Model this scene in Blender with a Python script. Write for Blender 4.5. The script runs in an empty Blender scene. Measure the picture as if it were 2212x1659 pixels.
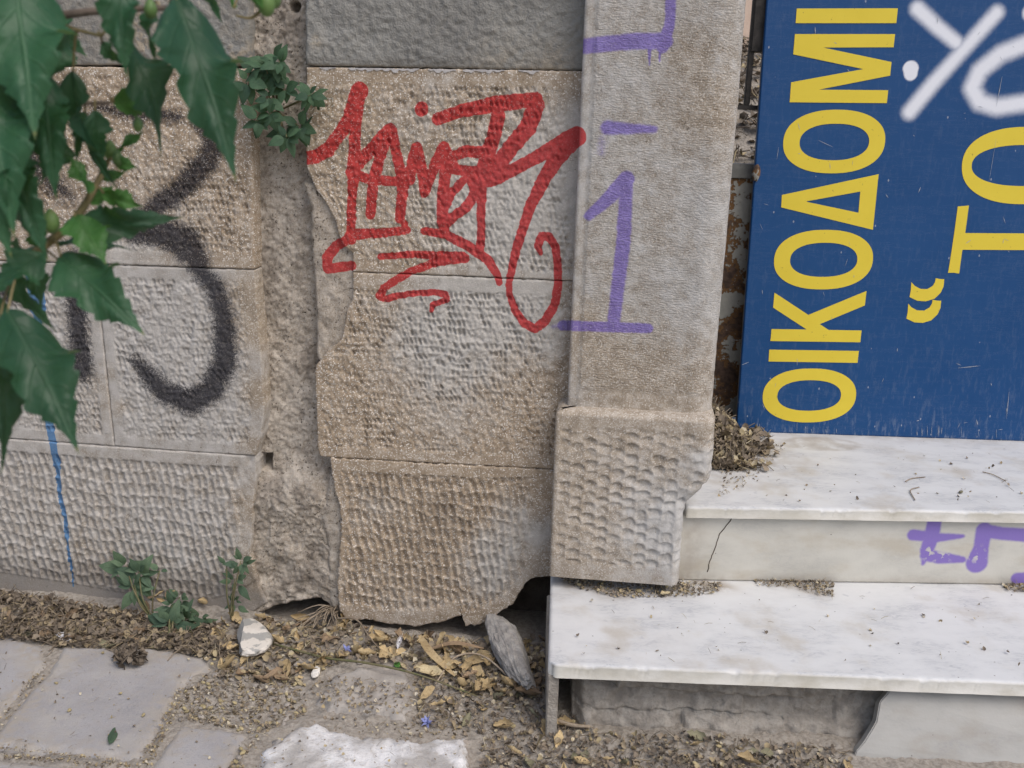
import bpy, bmesh, math, random
import numpy as np
from mathutils import Vector, Matrix, Quaternion

random.seed(7)
rng = np.random.default_rng(7)
scene = bpy.context.scene
col = scene.collection

# ------------------------------------------------------------------ camera, sky, sun, exposure
WD, HD = 2212.0, 1659.0            # survey grid the photograph was measured in
FPX = 2180.0
PITCH, ROLL, WYAW = math.radians(16.0), math.radians(1.6), math.radians(6.1)
CAM = np.array([0.0, -1.95, 1.115])
cp, sp, cr, sr = math.cos(PITCH), math.sin(PITCH), math.cos(ROLL), math.sin(ROLL)
FW = np.array([0, cp, -sp]); R0 = np.array([1.0, 0, 0]); U0 = np.array([0, sp, cp])
RT = cr * R0 + sr * U0; UP = -sr * R0 + cr * U0

cam_d = bpy.data.cameras.new("camera"); cam = bpy.data.objects.new("camera", cam_d); col.objects.link(cam)
cam_d.sensor_width = 36.0; cam_d.lens = 36.0 * FPX / WD
cam_d.clip_start = 0.02; cam_d.clip_end = 400
cam.matrix_world = Matrix(((RT[0], UP[0], -FW[0], CAM[0]), (RT[1], UP[1], -FW[1], CAM[1]), (RT[2], UP[2], -FW[2], CAM[2]), (0, 0, 0, 1)))
cam_d.dof.use_dof = True; cam_d.dof.focus_distance = 2.0; cam_d.dof.aperture_fstop = 10.0
scene.camera = cam

SUN_EL, SUN_AZ = math.radians(54), math.radians(140)   # azimuth from +Y clockwise: behind and right of the viewer
world = bpy.data.worlds.new("World"); scene.world = world; world.use_nodes = True
wn = world.node_tree; wn.nodes.clear()
sky = wn.nodes.new('ShaderNodeTexSky'); sky.sky_type = 'NISHITA'; sky.sun_disc = False
sky.sun_elevation = SUN_EL; sky.sun_rotation = SUN_AZ
sky.air_density = 1.0; sky.dust_density = 4.0; sky.ozone_density = 1.0
bg = wn.nodes.new('ShaderNodeBackground'); bg.inputs[1].default_value = 0.14
wo = wn.nodes.new('ShaderNodeOutputWorld')
wn.links.new(sky.outputs[0], bg.inputs[0]); wn.links.new(bg.outputs[0], wo.inputs[0])
sun_d = bpy.data.lights.new("sun", 'SUN'); sun_d.energy = 1.3; sun_d.angle = math.radians(42); sun_d.color = (1.0, 0.985, 0.96)
sun = bpy.data.objects.new("sun", sun_d); col.objects.link(sun)
sd = Vector((math.sin(SUN_AZ) * math.cos(SUN_EL), math.cos(SUN_AZ) * math.cos(SUN_EL), math.sin(SUN_EL)))
sun.rotation_euler = sd.to_track_quat('Z', 'Y').to_euler(); sun.location = sd * 20
vs = scene.view_settings
vs.view_transform = 'Standard'; vs.look = 'None'; vs.exposure = 0.06; vs.gamma = 1.0; vs.use_curve_mapping = False

# ------------------------------------------------------------------ survey helpers
TW = np.array([math.cos(WYAW), -math.sin(WYAW), 0.0])     # along the wall
NW = np.array([-math.sin(WYAW), -math.cos(WYAW), 0.0])    # out of the wall
def ray(x, y):
    x = np.asarray(x, float); y = np.asarray(y, float)
    return FW * FPX + RT * (x[..., None] - WD / 2) - UP * (y[..., None] - HD / 2)
def on_plane(x, y, p0, n):
    d = ray(x, y); t = ((np.asarray(p0) - CAM) @ n) / (d @ n)
    return CAM + d * t[..., None]
def W(x, y, off=0.0): return on_plane(x, y, NW * off, NW)
def Wuv(pts, off=0.0):
    a = np.asarray(pts, float); q = W(a[:, 0], a[:, 1], off)
    return np.stack([q @ TW, q[:, 2]], 1)
def G(x, y, z=0.0): return on_plane(x, y, (0, 0, z), np.array([0, 0, 1.0]))
def Gp(pts, z=0.0):
    a = np.asarray(pts, float); return G(a[:, 0], a[:, 1], z)
def atd(x, y, dist):
    d = ray(np.array(x), np.array(y)); return CAM + d / FPX * dist
def c4(pts, ox, oy): return [(ox + p[0] * .3064, oy + p[1] * .3064) for p in pts]

# ------------------------------------------------------------------ noise
def _h(ix, iy, s):
    n = (ix.astype(np.int64) * 374761393 + iy.astype(np.int64) * 668265263 + s * 1442695041) & 0xffffffff
    n = ((n ^ (n >> 13)) * 1274126177) & 0xffffffff
    n = (n ^ (n >> 16)) & 0xffffffff
    return n / 4294967295.0
def vnoise(x, y, s=0):
    ix, iy = np.floor(x), np.floor(y); fx, fy = x - ix, y - iy
    fx = fx * fx * fx * (fx * (fx * 6 - 15) + 10); fy = fy * fy * fy * (fy * (fy * 6 - 15) + 10)
    a, b = _h(ix, iy, s), _h(ix + 1, iy, s); c, d = _h(ix, iy + 1, s), _h(ix + 1, iy + 1, s)
    return (a * (1 - fx) + b * fx) * (1 - fy) + (c * (1 - fx) + d * fx) * fy
def fbm(x, y, sc, s=0, o=4, g=.5):
    r = 0; a = 1; t = 0
    for k in range(o):
        r = r + a * (vnoise(x * sc + 17.3 * k, y * sc - 9.1 * k, s + k) - .5); t += a; a *= g; sc *= 2.03
    return r / t * 2
def sst(e0, e1, x):
    t = np.clip((x - e0) / (e1 - e0), 0, 1); return t * t * (3 - 2 * t)
def seg_dist(px, py, pts):
    """distance to a polyline and position along it (0..n-1)"""
    best = np.full(px.shape, 1e9); pos = np.zeros(px.shape)
    for i in range(len(pts) - 1):
        ax, ay = pts[i]; bx, by = pts[i + 1]; dx, dy = bx - ax, by - ay
        t = np.clip(((px - ax) * dx + (py - ay) * dy) / (dx * dx + dy * dy + 1e-12), 0, 1)
        d = np.hypot(px - ax - t * dx, py - ay - t * dy); m = d < best
        best = np.where(m, d, best); pos = np.where(m, i + t, pos)
    return best, pos
def poly_sd(px, py, poly):
    """signed distance, positive inside"""
    poly = [tuple(p[:2]) for p in poly]; d, _ = seg_dist(px, py, poly + poly[:1])
    ins = np.zeros(px.shape, bool); n = len(poly)
    for i in range(n):
        x1, y1 = poly[i]; x2, y2 = poly[(i + 1) % n]
        c = ((y1 > py) != (y2 > py)) & (px < (x2 - x1) * (py - y1) / (y2 - y1 + 1e-15) + x1)
        ins ^= c
    return np.where(ins, d, -d)

# ------------------------------------------------------------------ object helpers
def tag(o, label=None, cat=None, group=None, kind=None):
    if label: o['label'] = label
    if cat: o['category'] = cat
    if group: o['group'] = group
    if kind: o['kind'] = kind
    return o
def thing(name, label, cat, loc=(0, 0, 0), group=None):
    o = bpy.data.objects.new(name, None); col.objects.link(o); o.location = Vector(loc); o.empty_display_size = .05
    return tag(o, label, cat, group)
def wpos(o):
    v = Vector((0, 0, 0))
    while o is not None: v = v + o.location; o = o.parent
    return v
def link(name, me, mat, parent=None):
    o = bpy.data.objects.new(name, me); col.objects.link(o)
    if mat is not None and len(me.materials) == 0: me.materials.append(mat)
    if parent is not None: o.parent = parent; o.location = -wpos(parent)
    return o
def mesh_np(name, V, F, mat, parent=None, attrs=None, smooth=True):
    """V (n,3) world coordinates, F list of int arrays (quads or tris)"""
    me = bpy.data.meshes.new(name); V = np.asarray(V, np.float32)
    me.vertices.add(len(V)); me.vertices.foreach_set('co', V.ravel())
    F = [np.asarray(f) for f in F if len(f)]
    nl = sum(f.size for f in F); npoly = sum(len(f) for f in F)
    me.loops.add(nl); me.polygons.add(npoly)
    me.loops.foreach_set('vertex_index', np.concatenate([f.ravel() for f in F]).astype(np.int32))
    tot = np.concatenate([np.full(len(f), f.shape[1]) for f in F]).astype(np.int32)
    st = np.concatenate([[0], np.cumsum(tot)[:-1]]).astype(np.int32)
    me.polygons.foreach_set('loop_start', st); me.polygons.foreach_set('loop_total', tot)
    me.polygons.foreach_set('use_smooth', np.full(npoly, smooth))
    me.update(); me.validate()
    for k, a in (attrs or {}).items():
        a = np.asarray(a, np.float32)
        if a.ndim == 2:
            at = me.attributes.new(k, 'FLOAT_COLOR', 'POINT'); at.data.foreach_set('color', a.ravel())
        else:
            at = me.attributes.new(k, 'FLOAT', 'POINT'); at.data.foreach_set('value', a)
    return link(name, me, mat, parent)
def grid_faces(nx, ny):
    i, j = np.meshgrid(np.arange(nx - 1), np.arange(ny - 1)); a = (j * nx + i).ravel()
    return np.stack([a, a + 1, a + nx + 1, a + nx], 1)
def skirt(nx, ny, n0):
    """boundary loop indices of a grid and the quads joining it to a copy that starts at n0"""
    b = np.concatenate([np.arange(nx), np.arange(1, ny) * nx + nx - 1, (ny - 1) * nx + np.arange(nx - 2, -1, -1), np.arange(ny - 2, 0, -1) * nx])
    k = np.arange(len(b)); k2 = (k + 1) % len(b)
    return b, np.stack([b[k2], b[k], n0 + k, n0 + k2], 1)
def bm_obj(name, bm, mat, parent=None, smooth=False):
    me = bpy.data.meshes.new(name); bm.normal_update(); bm.to_mesh(me); bm.free()
    if smooth:
        for p in me.polygons: p.use_smooth = True
    return link(name, me, mat, parent)
def prism(bm, top, bottom):
    a = [bm.verts.new(Vector(p)) for p in top]; b = [bm.verts.new(Vector(p)) for p in bottom]
    n = len(a); bm.faces.new(a); bm.faces.new(b[::-1])
    for i in range(n): bm.faces.new((a[i], b[i], b[(i + 1) % n], a[(i + 1) % n]))
def slab_between(name, top, bottom, mat, parent, bev=.003, seg=2):
    bm = bmesh.new(); prism(bm, top, bottom)
    bmesh.ops.recalc_face_normals(bm, faces=bm.faces)
    if bev: bmesh.ops.bevel(bm, geom=bm.edges[:], offset=bev, segments=seg, affect='EDGES', clamp_overlap=True)
    return bm_obj(name, bm, mat, parent)
def tube_data(pts, rad, k=6):
    pts = [np.asarray(p, float) for p in pts]; n = len(pts); V = []; F = []
    up = np.array([.13, .21, .97]); 
    for i, p in enumerate(pts):
        t = pts[min(i + 1, n - 1)] - pts[max(i - 1, 0)]; t /= np.linalg.norm(t) + 1e-9
        a = np.cross(t, up); 
        if np.linalg.norm(a) < 1e-3: a = np.cross(t, [1, 0, 0])
        a /= np.linalg.norm(a); b = np.cross(t, a)
        r = rad[i] if hasattr(rad, '__len__') else rad
        for j in range(k): V.append(p + r * (math.cos(j / k * 6.2832) * a + math.sin(j / k * 6.2832) * b))
    for i in range(n - 1):
        for j in range(k): F.append((i * k + j, i * k + (j + 1) % k, (i + 1) * k + (j + 1) % k, (i + 1) * k + j))
    V.append(pts[0]); V.append(pts[-1]); T = []
    for j in range(k):
        T.append((len(V) - 2, (j + 1) % k, j)); T.append((len(V) - 1, (n - 1) * k + j, (n - 1) * k + (j + 1) % k))
    return np.array(V), np.array(F), np.array(T)
def smooth_path(pts, n=6):
    P = [np.asarray(p, float) for p in pts]; P = [2 * P[0] - P[1]] + P + [2 * P[-1] - P[-2]]; out = []
    for i in range(1, len(P) - 2):
        for k in range(n):
            t = k / n; a, b, c, d = P[i - 1], P[i], P[i + 1], P[i + 2]
            out.append(.5 * (2 * b + (c - a) * t + (2 * a - 5 * b + 4 * c - d) * t * t + (3 * b - a - 3 * c + d) * t ** 3))
    out.append(P[-2]); return out

# ------------------------------------------------------------------ materials
class NT:
    def __init__(s, name):
        s.m = bpy.data.materials.new(name); s.m.use_nodes = True; s.t = s.m.node_tree; s.t.nodes.clear()
        s.out = s.t.nodes.new('ShaderNodeOutputMaterial'); s.b = s.t.nodes.new('ShaderNodeBsdfPrincipled')
        s.t.links.new(s.b.outputs[0], s.out.inputs[0]); s.co = s.t.nodes.new('ShaderNodeTexCoord').outputs['Object']
    def put(s, sock, v):
        if isinstance(v, bpy.types.NodeSocket): s.t.links.new(v, sock)
        else: sock.default_value = tuple(v) + (1,) if (hasattr(v, '__len__') and len(v) == 3 and sock.type == 'RGBA') else v
    def n(s, typ, outs=0, **kw):
        nd = s.t.nodes.new(typ)
        for k, v in kw.items():
            if k.startswith('i_'):
                key = k[2:]; key = int(key) if key.isdigit() else key
                s.put(nd.inputs[key], v)
            else: setattr(nd, k, v)
        return nd.outputs[outs]
    def noise(s, sc, det=4, rough=.55, co=None, dist=0): return s.n('ShaderNodeTexNoise', 0, i_Vector=co or s.co, i_Scale=sc, i_Detail=det, i_Roughness=rough, i_Distortion=dist)
    def math(s, op, a, b=0.0, c=None):
        nd = s.t.nodes.new('ShaderNodeMath'); nd.operation = op; s.put(nd.inputs[0], a); s.put(nd.inputs[1], b)
        if c is not None: s.put(nd.inputs[2], c)
        return nd.outputs[0]
    def ss(s, x, a, b):
        nd = s.t.nodes.new('ShaderNodeMapRange'); nd.interpolation_type = 'SMOOTHSTEP'
        s.put(nd.inputs[0], x); s.put(nd.inputs[1], a); s.put(nd.inputs[2], b); nd.inputs[3].default_value = 0; nd.inputs[4].default_value = 1
        return nd.outputs[0]
    def mr(s, x, a, b, c, d):
        nd = s.t.nodes.new('ShaderNodeMapRange'); s.put(nd.inputs[0], x)
        for i, v in enumerate((a, b, c, d)): nd.inputs[1 + i].default_value = v
        return nd.outputs[0]
    def mix(s, f, a, b, mode='MIX'):
        nd = s.t.nodes.new('ShaderNodeMix'); nd.data_type = 'RGBA'; nd.blend_type = mode
        s.put(nd.inputs[0], f); s.put(nd.inputs[6], a); s.put(nd.inputs[7], b); return nd.outputs[2]
    def attr(s, name, out='Fac'):
        nd = s.t.nodes.new('ShaderNodeAttribute'); nd.attribute_name = name; return nd.outputs[out]
    def map(s, sx, sy, sz, co=None): return s.n('ShaderNodeMapping', 0, i_Vector=co or s.co, i_Scale=(sx, sy, sz))
    def bump(s, h, dist, strength=1.0, normal=None):
        nd = s.t.nodes.new('ShaderNodeBump'); s.put(nd.inputs['Height'], h); nd.inputs['Distance'].default_value = dist; nd.inputs['Strength'].default_value = strength
        if normal is not None: s.put(nd.inputs['Normal'], normal)
        return nd.outputs[0]
    def fin(s, color, rough=.9, normal=None, spec=.3):
        s.put(s.b.inputs['Base Color'], color); s.put(s.b.inputs['Roughness'], rough); s.b.inputs['Specular IOR Level'].default_value = spec
        if normal is not None: s.put(s.b.inputs['Normal'], normal)
        return s.m
RED, BLACK, PURPLE, BLUE = (.43, .020, .024), (.012, .012, .02), (.16, .105, .46), (.045, .17, .36)
def stone_mat(name, tan, grey, sparkle=1.0, bumpd=.0022, comb=False, pitted=0.0):
    s = NT(name)
    big, mid, fine = s.noise(5, 5), s.noise(45, 4), s.noise(330, 3, .7)
    wear = s.attr('wear'); f = s.math('ADD', wear, s.math('MULTIPLY_ADD', big, .5, -.25)); f = s.math('ADD', f, s.math('MULTIPLY_ADD', mid, 1.1, -.55))
    f = s.math('ADD', f, s.math('MULTIPLY_ADD', fine, .9, -.45)); f = s.ss(f, .0, 1.0)
    tvar = s.mix(s.ss(mid, .3, .7), tuple(c * .8 for c in tan), tuple(min(1, c * 1.14) for c in tan))
    tvar = s.mix(s.ss(fine, .35, .7), s.mix(1, tvar, (.74, .70, .64), 'MULTIPLY'), tvar)
    gvar = s.mix(s.ss(mid, .3, .7), tuple(c * .88 for c in grey), tuple(min(1, c * 1.08) for c in grey))
    c = s.mix(f, tvar, gvar)
    vor = s.t.nodes.new('ShaderNodeTexVoronoi'); s.put(vor.inputs['Vector'], s.co); vor.inputs['Scale'].default_value = 400
    sep = s.n('ShaderNodeSeparateColor', 0, i_0=vor.outputs['Color'])
    spk = s.math('MULTIPLY', s.ss(sep, .74, .86), s.math('LESS_THAN', vor.outputs['Distance'], .55))
    spk = s.math('MULTIPLY', spk, s.math('MULTIPLY_ADD', f, -.75, 1.0))
    c = s.mix(s.math('MULTIPLY', spk, 0.9 * sparkle), c, (.78, .74, .68))
    pit = s.math('MULTIPLY', s.ss(s.noise(190, 2, .6), .66 - pitted * .16, .70 - pitted * .14), s.ss(s.noise(22, 3), .48 - pitted * .3, .64 - pitted * .3))
    c = s.mix(s.math('MULTIPLY', pit, .55 + pitted), c, (.06, .045, .032))
    dirt = s.attr('dirt'); c = s.mix(s.math('MULTIPLY', dirt, s.mr(mid, .3, .75, .5, 1)), c, (.12, .098, .078))
    pc = s.t.nodes.new('ShaderNodeAttribute'); pc.attribute_name = 'paint'
    sc = s.t.nodes.new('ShaderNodeSeparateColor'); s.t.links.new(pc.outputs['Color'], sc.inputs[0])
    nz = s.math('ADD', s.math('MULTIPLY_ADD', fine, .35, -.175), s.math('MULTIPLY_ADD', mid, .3, -.15))
    soft = s.mr(fine, .3, .7, .9, 1.0)
    for chan, pcol, e0, e1, op in ((sc.outputs[0], RED, .38, .62, .95), (sc.outputs[1], BLACK, .28, .95, .95), (sc.outputs[2], PURPLE, .3, .8, .76), (pc.outputs['Alpha'], BLUE, .40, .6, .9)):
        k = s.ss(s.math('ADD', chan, (s.math('ADD', s.math('MULTIPLY', nz, 1.6), s.math('MULTIPLY_ADD', fine, .9, -.45)) if pcol is BLACK else nz)), e0, e1); k = s.math('MULTIPLY', k, s.math('GREATER_THAN', chan, .02))
        k = s.math('MULTIPLY', s.math('MULTIPLY', k, soft), op)
        k = s.math('MULTIPLY', k, s.math('SUBTRACT', 1.0, s.math('MULTIPLY', spk, .18)))
        c = s.mix(k, c, s.mix(mid, tuple(x * .7 for x in pcol), tuple(min(1, x * 1.3) for x in pcol)))
    h = s.math('ADD', s.math('MULTIPLY', fine, .55), s.math('MULTIPLY', mid, .6)); h = s.math('SUBTRACT', h, s.math('MULTIPLY', pit, .6))
    if comb:
        cn = s.noise(1.0, 3, .6, co=s.map(130, 130, 330)); h = s.math('ADD', h, s.math('MULTIPLY', s.math('MULTIPLY', cn, 2.4), s.attr('comb')))
    return s.fin(c, .92, s.bump(h, bumpd), .25)
M = {}
M['stone'] = stone_mat('tooled_tan_stone', (.455, .37, .28), (.475, .45, .415))
M['stone_dull'] = stone_mat('weathered_grey_stone', (.44, .375, .30), (.455, .435, .41), .6)
M['pillar'] = stone_mat('combed_pillar_stone', (.46, .40, .33), (.46, .45, .435), .6, .0016, comb=True)
M['mortar'] = stone_mat('rough_mortar', (.49, .435, .37), (.52, .475, .42), .2, .003, pitted=.3)
def plaster_mat():
    s = NT('grey_green_plaster'); a, b, c_ = s.noise(7, 5), s.noise(60, 4), s.noise(260, 3)
    c = s.mix(s.ss(a, .3, .7), (.225, .22, .205), (.28, .275, .255)); c = s.mix(s.ss(b, .62, .75), c, (.28, .275, .25))
    d = s.attr('dirt'); c = s.mix(s.math('MULTIPLY', d, s.ss(b, .35, .6)), c, (.36, .31, .24))
    h = s.math('ADD', s.math('MULTIPLY', b, 1.2), s.math('MULTIPLY', c_, .8)); return s.fin(c, .9, s.bump(h, .0035), .25)
M['plaster'] = plaster_mat()
def simple_mat(name, c1, c2, sc=40, bumpd=.001, rough=.85, sc2=220, spec=.3):
    s = NT(name); a, b = s.noise(sc, 5), s.noise(sc2, 3)
    c = s.mix(s.ss(a, .32, .68), c1, c2); c = s.mix(s.math('MULTIPLY', s.ss(b, .5, .75), .35), c, tuple(x * .55 for x in c1))
    return s.fin(c, rough, s.bump(s.math('ADD', a, s.math('MULTIPLY', b, .5)), bumpd), spec)
M['soil'] = simple_mat('dusty_soil', (.27, .24, .205), (.40, .365, .32), 120, .003, .9, 420)
M['dark_soil'] = simple_mat('dark_cavity_soil', (.10, .085, .07), (.17, .145, .12), 30, .004)
M['rock'] = simple_mat('grey_rock', (.28, .265, .25), (.42, .40, .375), 50, .003)
M['rubble'] = simple_mat('rubble_mortar', (.27, .245, .215), (.40, .37, .33), 40, .004)
M['whitewash'] = simple_mat('whitewashed_concrete', (.50, .48, .46), (.76, .75, .75), 30, .003)
M['cement'] = simple_mat('worn_cement', (.34, .31, .28), (.46, .43, .395), 18, .0025)
M['pale'] = simple_mat('pale_plaster_lump', (.62, .58, .52), (.78, .75, .70), 40, .0015)
def white_mat():
    s = NT('dirty_whitewash'); dd = s.attr('dirt'); a, b, c_ = s.noise(9, 6, .62), s.noise(70, 4), s.noise(300, 3); c = s.mix(s.ss(a, .38, .60), (.42, .40, .38), (.76, .755, .76)); c = s.mix(s.math('MULTIPLY', s.ss(b, .56, .68), .55), c, (.38, .34, .30)); c = s.mix(s.math('MULTIPLY', s.ss(c_, .62, .7), .5), c, (.25, .21, .18)); c = s.mix(s.ss(s.math('ADD', dd, s.math('MULTIPLY_ADD', b, 1.2, -.6)), .35, .75), c, (.34, .30, .26))
    return s.fin(c, .9, s.bump(s.math('ADD', b, s.math('MULTIPLY', c_, .6)), .0028), .25)
M['whitewash'] = white_mat()
M['core'] = simple_mat('wall_core_rubble', (.07, .058, .046), (.14, .118, .094), 20, .006)
def paving_mat():
    s = NT('grey_paving'); a, b, c_ = s.noise(5, 5), s.noise(70, 4), s.noise(420, 2)
    c = s.mix(s.ss(a, .3, .7), (.31, .30, .305), (.385, .375, .38)); c = s.mix(s.math('MULTIPLY', s.ss(b, .45, .7), .5), c, (.36, .335, .31))
    c = s.mix(s.math('MULTIPLY', s.ss(c_, .6, .72), .4), c, (.5, .48, .46)); c = s.mix(s.math('MULTIPLY', s.ss(c_, .40, .30), .3), c, (.16, .15, .15))
    d = s.attr('dirt'); c = s.mix(s.math('MULTIPLY', d, s.ss(b, .3, .6)), c, (.37, .335, .295))
    pt = s.math('MULTIPLY', s.ss(s.noise(120, 3, .65), .63, .70), .45); c = s.mix(pt, c, (.19, .17, .155)); du = s.ss(s.noise(13, 5, .6), .45, .68); c = s.mix(s.math('MULTIPLY', du, .55), c, (.43, .405, .375))
    return s.fin(c, .85, s.bump(s.math('ADD', b, c_), .0012), .3)
M['paving'] = paving_mat()
def marble_mat(name, base, veinc, warm, amount):
    s = NT(name); co = s.map(2.0, 3.6, 3.6)
    a, v = s.noise(5, 6, .6, co), s.noise(9, 8, .65, s.map(1.6, 6, 6), 1.5); fine = s.noise(190, 3)
    vein = s.ss(s.math('ABSOLUTE', s.math('SUBTRACT', v, .5)), .05, .0)
    c = s.mix(s.ss(a, .35, .7), base, tuple(x * .89 for x in base)); c = s.mix(s.math('MULTIPLY', vein, s.math('MULTIPLY', s.ss(a, .45, .65), .55)), c, veinc)
    st = s.noise(7, 5, .6, s.map(1, 1, 2.2)); c = s.mix(s.math('MULTIPLY', s.ss(st, .5, .72), amount), c, warm)
    str_ = s.noise(1, 5, .7, s.map(34, 120, 120)); c = s.mix(s.math('MULTIPLY', s.ss(str_, .60, .70), s.math('MULTIPLY', s.ss(a, .4, .6), .5)), c, veinc); blot = s.noise(34, 3); c = s.mix(s.math('MULTIPLY', s.ss(blot, .66, .76), .45), c, veinc)
    vor = s.t.nodes.new('ShaderNodeTexVoronoi'); s.put(vor.inputs['Vector'], s.co); vor.inputs['Scale'].default_value = 55
    dk = s.math('MULTIPLY', s.math('LESS_THAN', vor.outputs['Distance'], .085), s.math('GREATER_THAN', s.n('ShaderNodeSeparateColor', 0, i_0=vor.outputs['Color']), .72))
    c = s.mix(s.math('MULTIPLY', dk, .7), c, (.14, .12, .11))
    ed = s.attr('edge'); c = s.mix(s.math('MULTIPLY', ed, s.mr(st, .3, .7, .7, 1.0)), c, s.mix(s.ss(a, .35, .65), (.49, .48, .44), (.38, .36, .30)))
    d = s.attr('dirt'); c = s.mix(s.math('MULTIPLY', d, s.ss(s.noise(28, 4), .25, .65)), c, (.34, .295, .245))
    p = s.attr('spray'); k = s.ss(s.math('ADD', p, s.math('MULTIPLY_ADD', fine, .16, -.08)), .3, .7); k = s.math('MULTIPLY', k, s.math('GREATER_THAN', p, .01))
    fl = s.math('MULTIPLY', s.ss(s.noise(60, 4), .56, .6), s.attr('flake')); k = s.math('MULTIPLY', k, s.math('SUBTRACT', 1.0, fl))
    c = s.mix(s.math('MULTIPLY', k, .9), c, (.19, .12, .47))
    return s.fin(c, s.mr(a, .3, .7, .38, .55), s.bump(s.math('ADD', s.math('MULTIPLY', fine, .4), s.math('MULTIPLY', blot, .4)), .0007), .4)
M['marble'] = marble_mat('white_marble', (.655, .66, .662), (.37, .385, .42), (.48, .445, .39), .85)
M['marble_riser'] = marble_mat('stained_marble', (.58, .565, .51), (.45, .44, .41), (.46, .415, .335), .7)
M['marble_grey'] = marble_mat('dusty_grey_marble', (.41, .405, .385), (.31, .31, .315), (.33, .305, .27), .8)
def leaf_mat(name, c1, c2, vein, rough=.45, trans=.25):
    s = NT(name); lx, ly = s.attr('lx'), s.attr('ly')
    a = s.noise(30, 3); c = s.mix(a, c1, c2)
    side = s.math('PINGPONG', s.math('SUBTRACT', s.math('MULTIPLY', lx, 7.0), s.math('MULTIPLY', s.math('ABSOLUTE', ly), 6.0)), .5)
    net = s.t.nodes.new('ShaderNodeTexVoronoi'); net.feature = 'DISTANCE_TO_EDGE'; s.put(net.inputs['Vector'], s.n('ShaderNodeCombineXYZ', 0, i_X=lx, i_Y=ly)); net.inputs['Scale'].default_value = 26; nv = s.ss(net.outputs['Distance'], .05, .0)
    c = s.mix(s.math('MULTIPLY', nv, .22), c, vein)
    vf = s.math('MAXIMUM', s.math('MULTIPLY', s.ss(side, .08, .0), .45), s.ss(s.math('ABSOLUTE', ly), .016, .004))
    c = s.mix(s.math('MULTIPLY', vf, .5), c, vein); big = s.noise(2.3, 3); c = s.mix(s.ss(big, .35, .7), s.mix(1, c, (.72, .78, .8), 'MULTIPLY'), c)
    c = s.mix(1, c, s.mix(s.n('ShaderNodeObjectInfo', 'Random'), (.68, .74, .72), (1.35, 1.3, 1.15)), 'MULTIPLY'); sp_ = s.ss(s.noise(160, 2), .68, .73); c = s.mix(s.math('MULTIPLY', sp_, .4), c, (.25, .22, .09))
    s.b.inputs['Transmission Weight'].default_value = 0
    tipb = s.math('MULTIPLY', s.ss(lx, .93, 1.0), s.ss(a, .4, .6)); c = s.mix(s.math('MULTIPLY', tipb, .7), c, (.28, .22, .06)); m = s.fin(c, rough, s.bump(s.math('SUBTRACT', s.math('MULTIPLY', a, .3), s.math('MULTIPLY', vf, .6)), .0012), .4)
    tr = s.t.nodes.new('ShaderNodeBsdfTranslucent'); s.put(tr.inputs[0], s.mix(.5, c, (.2, .35, .03)))
    mx = s.t.nodes.new('ShaderNodeMixShader'); mx.inputs[0].default_value = trans
    s.t.links.new(s.b.outputs[0], mx.inputs[1]); s.t.links.new(tr.outputs[0], mx.inputs[2]); s.t.links.new(mx.outputs[0], s.out.inputs[0])
    return m
M['leaf'] = leaf_mat('dark_green_leaf', (.022, .082, .044), (.036, .115, .058), (.06, .155, .085))
M['leaf_young'] = leaf_mat('fresh_green_leaf', (.05, .155, .035), (.085, .23, .055), (.14, .3, .09))
M['leaf_weed'] = leaf_mat('dusty_weed_leaf', (.085, .15, .095), (.15, .215, .15), (.22, .28, .2), .7)
M['leaf_pel'] = leaf_mat('pellitory_leaf', (.045, .105, .06), (.08, .15, .09), (.13, .2, .13), .6)
M['bud'] = leaf_mat('green_bud', (.13, .24, .08), (.19, .3, .11), (.2, .3, .1))
M['stem'] = simple_mat('woody_stem', (.16, .135, .06), (.25, .2, .1), 60, .0006)
M['stem_dark'] = simple_mat('brown_bark', (.09, .07, .055), (.16, .125, .1), 60, .0008)
M['weed_stem'] = simple_mat('weed_stem', (.12, .13, .06), (.19, .16, .09), 60, .0004)
def dry_mat(name, c1, c2, c3): 
    s = NT(name); a, b = s.noise(26, 4), s.noise(140, 3)
    r = s.n('ShaderNodeObjectInfo', 'Random'); c = s.mix(s.ss(a, .3, .7), c1, c2); c = s.mix(s.math('MULTIPLY', s.ss(b, .5, .7), .6), c, c3)
    c = s.mix(1, c, s.mix(r, (.72, .70, .68), (1.2, 1.18, 1.15)), 'MULTIPLY')
    return s.fin(c, .75, s.bump(b, .0006), .3)
M['dry_tan'] = dry_mat('dry_tan_leaf', (.46, .35, .19), (.62, .50, .30), (.31, .21, .11))
M['dry_brown'] = dry_mat('dry_brown_leaf', (.24, .17, .11), (.36, .27, .18), (.15, .11, .075))
M['dry_olive'] = dry_mat('dry_olive_leaf', (.20, .195, .125), (.29, .275, .19), (.15, .13, .09))
M['dry_pale'] = dry_mat('dry_pale_leaf', (.50, .42, .26), (.62, .54, .36), (.36, .27, .15))
M['pod'] = dry_mat('seed_pod', (.42, .355, .2), (.53, .46, .28), (.29, .22, .12))
M['twig'] = dry_mat('twig', (.27, .22, .165), (.38, .32, .25), (.17, .135, .1))
M['pebble'] = dry_mat('pebble', (.3, .275, .25), (.42, .39, .36), (.2, .18, .16))
M['litter_mix'] = None
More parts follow.
